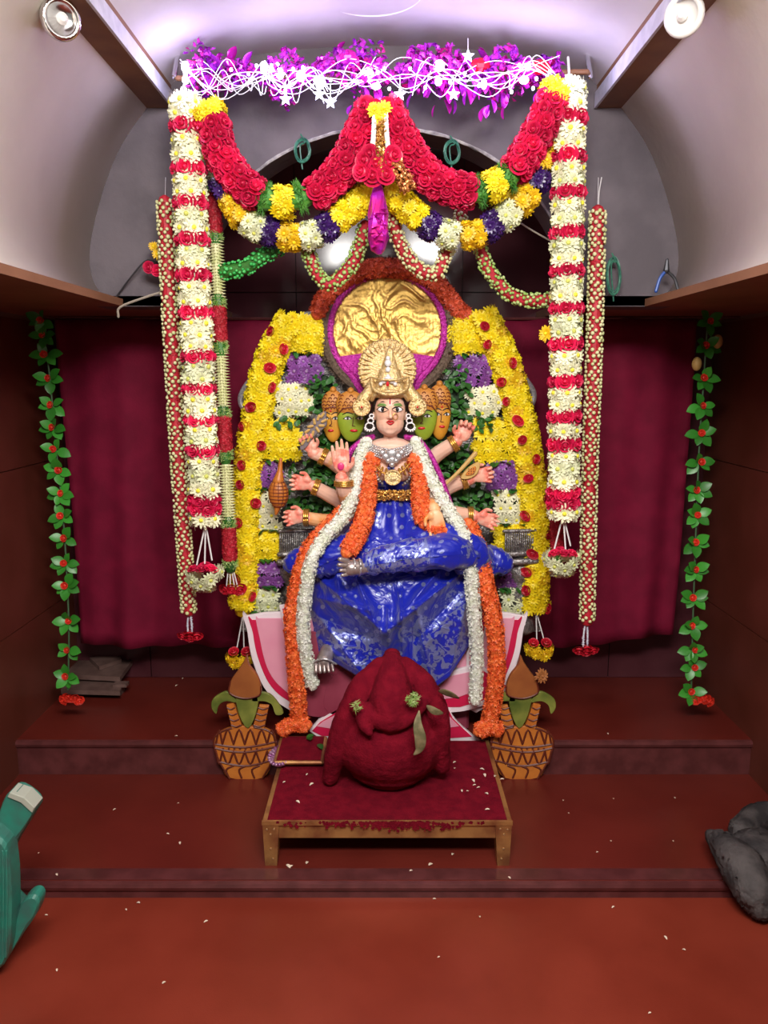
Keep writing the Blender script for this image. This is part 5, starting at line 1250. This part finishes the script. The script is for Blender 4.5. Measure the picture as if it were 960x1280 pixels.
# ================================================================== KALASH CUT-OUTS
def kalash(label, cx, Y, flip):
    t = thing('pot_cutout', label, 'decoration', P(cx, 972, Y), 'painted pot cut-outs with coconuts')
    X = lambda x: cx+(x-301)*(-1 if flip else 1)
    def poly(pp): q = [(X(x), y) for x, y in pp]; return q[::-1] if flip else q
    V, Fc = prism(poly(smooth2([(285, 973), (274, 955), (267, 938), (266, 922), (276, 914), (288, 910), (301, 908), (316, 909), (330, 912), (341, 920), (343, 935), (339, 950), (326, 973)], 4)), Y, .018); pot = obj('pot_body', V, Fc, 'clay', t)
    mb = MB()
    def line(pts, r=1.7): mb.add(*tube([P(X(a), b, Y-.001) for a, b in pts], px2m(r*.8, 940, Y), 5, 3))
    line([(267, 935), (285, 939), (305, 940), (325, 937), (343, 933)]); line([(267, 930), (285, 933), (305, 934), (325, 931), (343, 927)])
    line([(272, 952), (290, 956), (310, 957), (339, 950)])
    for a, b in ((268, 276), (276, 290), (290, 304), (304, 318), (318, 332), (332, 343)): m_ = (a+b)/2; line([(a, 930), (m_, 912), (b, 930)]); line([(a, 939), (m_, 955), (b, 939)])
    for a in (284, 300, 316): line([(a, 972), (a-3, 962), (a+6, 957)])
    for a in range(270, 342, 7): mb.add(*ell(P(X(a), 936, Y-.001), .005, .003, .004, 6, 4))
    line([(285, 973), (274, 955), (267, 938), (266, 922), (276, 914), (288, 910)], 1.6); line([(316, 909), (330, 912), (341, 920), (343, 935), (339, 950), (326, 973)], 1.6)
    mb.build('pot_lines', 'clayline', pot)
    for d in (-1, 1):
        q = [(288, 912), (281, 882), (290, 879), (300, 907)] if d < 0 else [(314, 908), (322, 882), (334, 883), (328, 912)]
        V, Fc = prism(poly(q), Y-.004, .016); nk = obj('pot_neck', V, Fc, 'clay', t); mb = MB()
        for k in range(4):
            f_ = (k+.5)/4; x0_ = q[0][0]*(1-f_)+q[1][0]*f_; x1_ = q[3][0]*(1-f_)+q[2][0]*f_; y_ = 910*(1-f_)+881*f_
            mb.add(*tube([P(X(x0_), y_, Y-.005), P(X((x0_+x1_)/2), y_+2, Y-.007), P(X(x1_), y_, Y-.005)], .003, 5, 3))
        mb.build('ring_lines', 'clayline', nk)
    for pp in ([(284, 866), (276, 866), (264, 874), (262, 885), (268, 893), (271, 882), (282, 876), (294, 878)], [(320, 866), (335, 868), (346, 880), (352, 892), (343, 894), (338, 880), (326, 876), (312, 876)], [(292, 870), (303, 874), (320, 870), (318, 892), (308, 911), (297, 895)]):
        V, Fc = prism(poly(smooth2(pp, 3)), Y-.008, .012); obj('mango_leaf', V, Fc, 'mango', t)
    V, Fc = prism(poly(smooth2([(284, 868), (286, 852), (294, 840), (302, 828), (306, 820), (309, 832), (319, 845), (324, 860), (322, 870), (304, 874)], 4)), Y-.014, .02); cc = obj('coconut', V, Fc, 'coco', t)
    V, Fc = tube([P(X(286), 852, Y-.016), P(X(285), 866, Y-.017), P(X(303), 873, Y-.017), P(X(322), 869, Y-.017), P(X(324), 858, Y-.016)], .003, 5, 4); obj('coconut_line', V, Fc, 'clayline', cc)
    return t
kalash('painted clay pot cut-out with a coconut, left of the low table', 303, 2.765, False)
kalash('painted clay pot cut-out with a coconut, right of the low table', 656, 2.765, True)
t = thing('dried_flower', 'dried brown flower lying on the coconut of the right pot cut-out', 'flower', P(676, 852, 2.72))
M['dflower'] = mat('dried_flower', (.35, .12, .03), .7)
put(chrys('dried_flower_head', 'dflower', 'dflower', 9), 'flower_head', t, P(677, 845, 2.73), (.3, -1, .3), .03)

# ================================================================== LOW TABLE AND KUMKUM IDOL
TZ = CZ-1.387; ty0, ty1 = 2.224, 2.775; xa = P(328, 1027, ty0).x; xb = P(640, 1027, ty0).x
tb = thing('low_table', 'low brass edged wooden table dusted with red powder before the statue', 'table', Vector(((xa+xb)/2, (ty0+ty1)/2, MZ)))
V, Fc = box(xa, xb, ty0, ty1, TZ-.014, TZ, .003); obj('table_top', V, Fc, 'kumkum', tb)
V, Fc = box(xa-.002, xb+.002, ty0-.003, ty0+.006, TZ-.012, TZ+.0015); obj('brass_edge', V, Fc, 'brass', tb)
for s, x in ((-1, xa), (1, xb)):
    V, Fc = box(min(x, x-s*.014), max(x, x-s*.014), ty0+.006, ty1, TZ, TZ+.0012); obj('brass_edge', V, Fc, 'brass', tb)
V, Fc = box(xa+.045, xb-.045, ty0+.008, ty0+.028, TZ-.062, TZ-.014); ap = obj('apron', V, Fc, 'brass', tb)
for y in (ty0, ty1-.05):
    for s, x in ((-1, xa), (1, xb)):
        x2 = x-s*.052; x3 = x-s*.042
        X = sorted((x, x2)); z0_ = MZ if y < 2.5 else MZ
        V = [(x, y, TZ-.014), (x2, y, TZ-.014), (x, y+.05, TZ-.014), (x2, y+.05, TZ-.014), (x-s*.004, y+.003, z0_), (x3, y+.003, z0_), (x-s*.004, y+.045, z0_), (x3, y+.045, z0_)]
        lg = obj('leg', V, [(0, 1, 3, 2), (4, 6, 7, 5), (0, 4, 5, 1), (2, 3, 7, 6), (0, 2, 6, 4), (1, 5, 7, 3)], 'brass', tb)
        if y < 2.5:
            for dx, dz in ((.013, .028), (.036, .026), (.024, .045), (.024, .095), (.030, .130)):
                V, Fc = ell((x-s*dx, y, TZ-dz), .004, .003, .004, 8, 5); obj('rivet', V, Fc, 'rivet', lg)
# powder film on the front edge
rnd_ = random.Random(3); ms = []
for i in range(420): ms.append(tf((min(xb-.06, max(xa+.03, (xa+xb)/2+rnd_.choice([rnd_.gauss(.02, .05), rnd_.gauss(.07, .09), rnd_.gauss(-.05, .12)]))), ty0-.0035, TZ-abs(rnd_.gauss(0, .010))), (0, -1, 0), rnd_.uniform(.002, .006)))
V, Fc = merge(([(-1, -1, 0), (1, -.8, 0), (1.1, 1, .1), (-.8, .9, .1)], [(0, 1, 2, 3)]), ms); obj('powder_spill', V, Fc, 'kumkum', tb, kind='stuff')

ki = thing('powdered_idol', 'small idol wholly covered in dark red powder on the low table', 'idol', (P(487, 940, 2.5).x, 2.5, TZ))
mb = MB(); Yi = 2.50; kb = P(487, 940, Yi); pm = lambda p: px2m(p, 930, Yi)
mb.add(*ell(Vector((kb.x, Yi, TZ+pm(58))), pm(73), pm(70), pm(58), 30, 18))
mb.add(*tube([P(490, 822, Yi+.03), P(489, 840, Yi+.03), P(488, 870, Yi+.02), P(487, 905, Yi+.01), P(487, 930, Yi)], [pm(13), pm(26), pm(44), pm(58), pm(60)], 26, 5))
mb.add(*tube([P(474, 832, Yi-.03), P(452, 862, Yi-.07), P(434, 895, Yi-.09), P(421, 935, Yi-.09), P(413, 972, Yi-.06)], [pm(12), pm(16), pm(15), pm(13), pm(11)], 14, 5))
mb.add(*tube([P(506, 832, Yi-.03), P(528, 856, Yi-.07), P(545, 884, Yi-.09), P(551, 920, Yi-.09), P(553, 958, Yi-.06)], [pm(12), pm(16), pm(14), pm(12), pm(10)], 14, 5))
mb.add(*tube([P(490, 826, Yi-.02), P(490, 850, Yi-.08), P(489, 875, Yi-.125), P(489, 892, Yi-.15)], [pm(13), pm(20), pm(25), pm(22)], 16, 5))
mb.add(*tube([P(452, 884, Yi-.13), P(470, 897, Yi-.165), P(490, 903, Yi-.175), P(510, 897, Yi-.165), P(528, 880, Yi-.13)], [pm(8), pm(10), pm(11), pm(10), pm(8)], 12, 5))
mb.add(*ell(P(515, 878, Yi-.15), pm(12), pm(9), pm(9), 12, 8)); mb.add(*ell(P(447, 884, Yi-.13), pm(10), pm(8), pm(11), 12, 8)); mb.add(*tube([P(452, 886, Yi-.14), P(455, 905, Yi-.18), P(462, 916, Yi-.2)], [pm(9), pm(7), pm(4)], 10, 4))
tmp = mb.build('tmp', 'kumkum'); md = tmp.modifiers.new('r', 'REMESH'); md.mode = 'VOXEL'; md.voxel_size = .006; sm_ = tmp.modifiers.new('s', 'SMOOTH'); sm_.factor = .5; sm_.iterations = 3
dg = bpy.context.evaluated_depsgraph_get(); me = bpy.data.meshes.new_from_object(tmp.evaluated_get(dg)); off = tmp.location.copy(); bpy.data.objects.remove(tmp)
for v in me.vertices:
    q = v.co+off; d = noise.noise(q*9)*.006+noise.noise(q*38)*.0025+noise.noise(q*90)*.0012; v.co = q+v.normal*d-ki.location
for v in me.vertices: v.co.z = max(v.co.z, .0)
me.polygons.foreach_set('use_smooth', [True]*len(me.polygons)); me.materials.clear(); me.materials.append(M['kumkum']); me.update()
o = bpy.data.objects.new('powdered_body', me); COL.objects.link(o); o.parent = ki
# leaves, buds and petals stuck on it
V, Fc = scatter(px_path([(512, 870, Yi-.215), (515, 873, Yi-.22), (519, 876, Yi-.215)]), .016, 160, BUD, lambda: (.004, .004, .011), .3); obj('green_bud_cluster', V, Fc, 'gbud', ki, kind='stuff')
V, Fc = scatter(px_path([(443, 878, Yi-.20), (446, 884, Yi-.20), (448, 888, Yi-.20)]), .011, 50, BUD, lambda: (.004, .004, .012), .3); obj('green_bud_cluster', V, Fc, 'gbud', ki, kind='stuff')
V, Fc = scatter(px_path([(488, 824, Yi-.03), (498, 828, Yi-.035), (508, 836, Yi-.03), (516, 845, Yi-.04)]), .014, 40, BUD, lambda: (.003, .003, .007), .3); obj('gold_flecks', V, Fc, 'goldbright', ki, kind='stuff')
def dryleaf(pts, wd, parent, m_='dryleaf'):
    path = px_path(pts, 6); n = len(path); V = []; Fc = []
    for i, (p, (T, A, B)) in enumerate(zip(path, frames(path))):
        w_ = px2m(wd)*math.sin(PI*(i+.6)/(n+.2))
        for s in (-1, 0, 1): V.append(p+B*s*w_+A*(abs(s)*w_*.5))
    for i in range(n-1):
        for s in range(2): q = i*3+s; Fc.append((q, q+1, q+4, q+3))
    o = obj('dry_leaf', V, Fc, m_, parent, smooth=True); s_ = o.modifiers.new('t', 'SOLIDIFY'); s_.thickness = .0015
dryleaf([(524, 888, Yi-.235), (522, 905, Yi-.25), (525, 922, Yi-.255), (524, 935, Yi-.25), (517, 944, Yi-.255)], 6, ki)
dryleaf([(533, 882, Yi-.2), (543, 888, Yi-.22), (554, 892, Yi-.215)], 4, ki)
dryleaf([(548, 864, Yi-.13), (560, 865, Yi-.16), (574, 873, Yi-.15)], 4.5, ki)
# thing: offering plate
pc = G(370, 948, TZ); pc.z = TZ
pl2 = thing('offering_plate', 'small square tray of red powder with a fluted purple rim at the table corner', 'tray', Vector((pc.x, pc.y, TZ)))
x_0 = G(340, 955, TZ+.03).x; x_1 = G(404, 955, TZ+.03).x; yy0, yy1 = 2.55, 2.755
V, Fc = box(x_0, x_1, yy0, yy1, TZ+.016, TZ+.030, .005); obj('tray', V, Fc, 'brass', pl2)
V, Fc = box(x_0+.012, x_1-.012, yy0+.012, yy1-.012, TZ+.029, TZ+.0325); obj('powder', V, Fc, 'kumkum', pl2)
mb = MB(); c_ = Vector((x_0+.02, yy0+.06, TZ+.014))
for k in range(22): a = 2*PI*k/22; mb.add(*tube([c_+Vector((math.cos(a)*.022, math.sin(a)*.04, .004)), c_+Vector((math.cos(a)*.040, math.sin(a)*.070, .010))], [.004, .007], 6, 2))
mb.add(*ell(c_, .04, .065, .012, 20, 6)); mb.build('fluted_rim', 'mintwall', pl2, True)
V, Fc = box(x_0+.03, x_1-.03, yy0+.03, yy1-.03, TZ, TZ+.017); obj('foot', V, Fc, 'brass', pl2)
for k, (px, py) in enumerate(((388, 925), (398, 930), (392, 918))):
    o = put(LEAF, 'leaf', pl2, G(px, py, TZ+.045), (0, 0, 1), .035)

# ================================================================== SIDE ITEMS
# low wooden seats at the left
ws = thing('low_stool', 'upper of two stacked low dusty wooden stools by the left wall', 'stool', G(120, 862, PZ+.06))
def slab(pp, z, th): 
    top = [G(a, b, z) for a, b in pp]; n = len(top); V = top+[v-Vector((0, 0, th)) for v in top]; return V, [tuple(range(n))]+[tuple(range(2*n-1, n-1, -1))]+[(i, n+i, n+(i+1) % n, (i+1) % n) for i in range(n)]
V, Fc = slab([(68, 842), (150, 846), (173, 815), (96, 812)], PZ+.085, .022); obj('seat', V, Fc, 'wood', ws)
for px, py in ((70, 846), (142, 850)):
    c = G(px+4, py, PZ+.085); V, Fc = box(c.x-.02, c.x+.04, c.y, c.y+.04, PZ+.05, PZ+.064); obj('foot', V, Fc, 'wood', ws)
ws2 = thing('low_stool', 'lower of two stacked low dusty wooden stools by the left wall', 'stool', G(118, 866, PZ))
V, Fc = slab([(76, 862), (150, 864), (154, 852), (84, 848)], PZ+.050, .020); obj('seat', V, Fc, 'wood', ws2)
for px in (82, 146): c = G(px, 862, PZ+.03); V, Fc = box(c.x-.015, c.x+.015, c.y+.01, c.y+.06, PZ, PZ+.031); obj('foot', V, Fc, 'wood', ws2)
V, Fc = slab([(112, 822), (148, 815), (152, 824), (124, 833)], PZ+.105, .018); tag(obj('wooden_block', V, Fc, 'wood'), 'small flat grey block lying on the stacked wooden seats', 'block')
c = G(132, 812, PZ+.10); V, Fc = lathe((c.x, c.y+.02, PZ+.086), [(.03, 0), (.05, .004), (.075, .014), (.072, .016), (.045, .007), (.001, .006)], 24); tag(obj('metal_plate', V, Fc, 'steel', smooth=True), 'shallow dark metal plate behind the block on the wooden seats', 'plate')
# dark cloth bundles at the right
def bundle(name, label, ells, vs, m_, cat='bag'):
    mb = MB()
    for e in ells: mb.add(*e)
    tmp = mb.build('tmp', m_); md = tmp.modifiers.new('r', 'REMESH'); md.mode = 'VOXEL'; md.voxel_size = vs; sm_ = tmp.modifiers.new('s', 'SMOOTH'); sm_.factor = .5; sm_.iterations = 6
    dg = bpy.context.evaluated_depsgraph_get(); me = bpy.data.meshes.new_from_object(tmp.evaluated_get(dg)); off = tmp.location.copy(); bpy.data.objects.remove(tmp)
    zs = []
    for v in me.vertices:
        q = v.co+off; r1 = (1-abs(noise.noise(q*Vector((7, 7, 4)).x*1.0))*2); v.co = q+v.normal*(.007*r1+.002*noise.noise(q*14)); zs.append(v.co.z)
    z0 = min(zs); cx = sum(v.co.x for v in me.vertices)/len(zs); cy = sum(v.co.y for v in me.vertices)/len(zs); B_ = Vector((cx, cy, z0))
    for v in me.vertices: v.co -= B_
    me.polygons.foreach_set('use_smooth', [True]*len(me.polygons)); me.materials.clear(); me.materials.append(M[m_])
    o = bpy.data.objects.new(name, me); COL.objects.link(o); o.location = B_; return tag(o, label, cat)
a = G(905, 1095, MZ); 
bundle('cloth_bundle', 'dark grey dusty cloth bundle slumped over the step edge at the right', [
    tube([P(888, 1044, 2.26), P(905, 1058, 2.20), P(928, 1085, 2.12), P(943, 1115, 2.06), P(950, 1130, 2.04)], [.022, .045, .068, .060, .045], 16, 5), ell(P(950, 1070, 2.2), .09, .10, .075), ell(P(980, 1085, 2.2), .12, .10, .085), ell(P(975, 1120, 2.08), .09, .08, .075)], .008, 'sack')
bundle('cloth_bundle', 'rolled dark cloth behind the grey bundle at the right edge', [
    tube([G(925, 1040, MZ+.05), G(950, 1022, MZ+.05), G(985, 1020, MZ+.05)], [.04, .05, .05], 14, 5)], .008, 'sack')
# green plastic chair, lying on its side, only its legs in view
gc = thing('plastic_chair', 'toppled green plastic chair reaching in at the left edge', 'chair', G(-20, 1190, 0))
V, Fc = prism(smooth2([(-30, 1110), (-16, 1060), (2, 1004), (14, 991), (30, 998), (42, 1011), (36, 1026), (16, 1058), (6, 1082), (0, 1110)], 3), 1.85, .055, .008); lg = obj('leg', V, Fc, 'greenplastic', gc)
V, Fc = prism([(12, 991), (30, 997), (43, 1010), (40, 1016), (26, 1004), (9, 996)], 1.845, .05, .002); obj('leg_end', V, Fc, 'greyend', lg)
V, Fc = prism(smooth2([(-30, 1050), (2, 1052), (9, 1075), (12, 1110), (12, 1160), (8, 1194), (-2, 1213), (-30, 1213)], 3), 1.80, .06, .010); po = obj('leg', V, Fc, 'greenplastic', gc)
for k in range(4):
    V, Fc = tube([P(-6+k*4.6, 1064, 1.80), P(-5+k*4.6, 1120, 1.797), P(-6+k*4.4, 1196, 1.80)], .0028, 6, 4); obj('rib', V, Fc, 'greenplastic', po)
V, Fc = prism(smooth2([(6, 1186), (14, 1160), (24, 1134), (34, 1122), (44, 1121), (48, 1130), (42, 1148), (28, 1168), (10, 1196)], 3), 1.84, .045, .008); lg = obj('leg', V, Fc, 'greenplastic', gc)
V, Fc = box(-1.30, -1.02, 1.60, 2.0, .05, .09, .01); V = [(v[0], v[1], v[2]+(v[0]+1.02)*-1.2+.02) for v in V]; obj('seat', V, Fc, 'greenplastic', gc)
# scattered petals and rice
PETAL = leafmesh('petal_blade', 'rice', .3, .28)
rn = random.Random(21)
spots = [(48, 1068), (145, 1012), (208, 1043), (225, 1053), (224, 1005), (70, 1093), (56, 1145), (157, 1137), (260, 1152), (175, 1130), (71, 1212), (203, 1231),
         (704, 1002), (711, 1018), (748, 1066), (764, 1053), (842, 1053), (844, 999), (767, 1000), (768, 1134), (600, 1148), (635, 1097), (830, 1171), (512, 1090), (857, 1189), (814, 1267), (541, 1125), (550, 1197)]
ORD = 'first second third fourth fifth sixth seventh eighth ninth tenth eleventh twelfth thirteenth fourteenth fifteenth sixteenth seventeenth eighteenth nineteenth'.split()
def petals(px_list, zf, lo_, hi_, where, group):
    for i, (px, py) in enumerate(sorted(px_list)):
        o = put(PETAL, 'petal', None, G(px, py, zf)+Vector((0, 0, .003)), (0, 0, 1), rn.uniform(lo_, hi_))
        tag(o, '%s from the left of the tiny pale petals %s' % (ORD[i], where), 'petal', group)
petals([p for p in spots if p[1] < 1100 and p[0] < 480], MZ, .008, .014, 'on the step left of the table', 'petals scattered on the step')
petals([p for p in spots if p[1] < 1100 and p[0] >= 480], MZ, .008, .014, 'on the step right of the table', 'petals scattered on the step')
petals([p for p in spots if p[1] >= 1100], 0, .008, .014, 'on the lowest floor', 'petals scattered on the lowest floor')
petals([(562, 950), (570, 953), (600, 962), (605, 968), (577, 988), (583, 990), (610, 994), (612, 1013), (568, 962), (600, 985), (590, 975), (560, 960), (618, 972), (630, 975), (595, 982), (370, 1002), (357, 978), (392, 980), (385, 968)], TZ, .010, .018, 'on the low table top', 'petals scattered on the low table')
petals([(358, 1082), (366, 1083), (383, 1081), (536, 1083), (565, 1070)], MZ, .014, .022, 'under the low table front', 'petals under the low table')
petals([(222, 857), (229, 848), (222, 921), (759, 917)], PZ, .008, .014, 'on the upper platform', 'petals scattered on the platform')
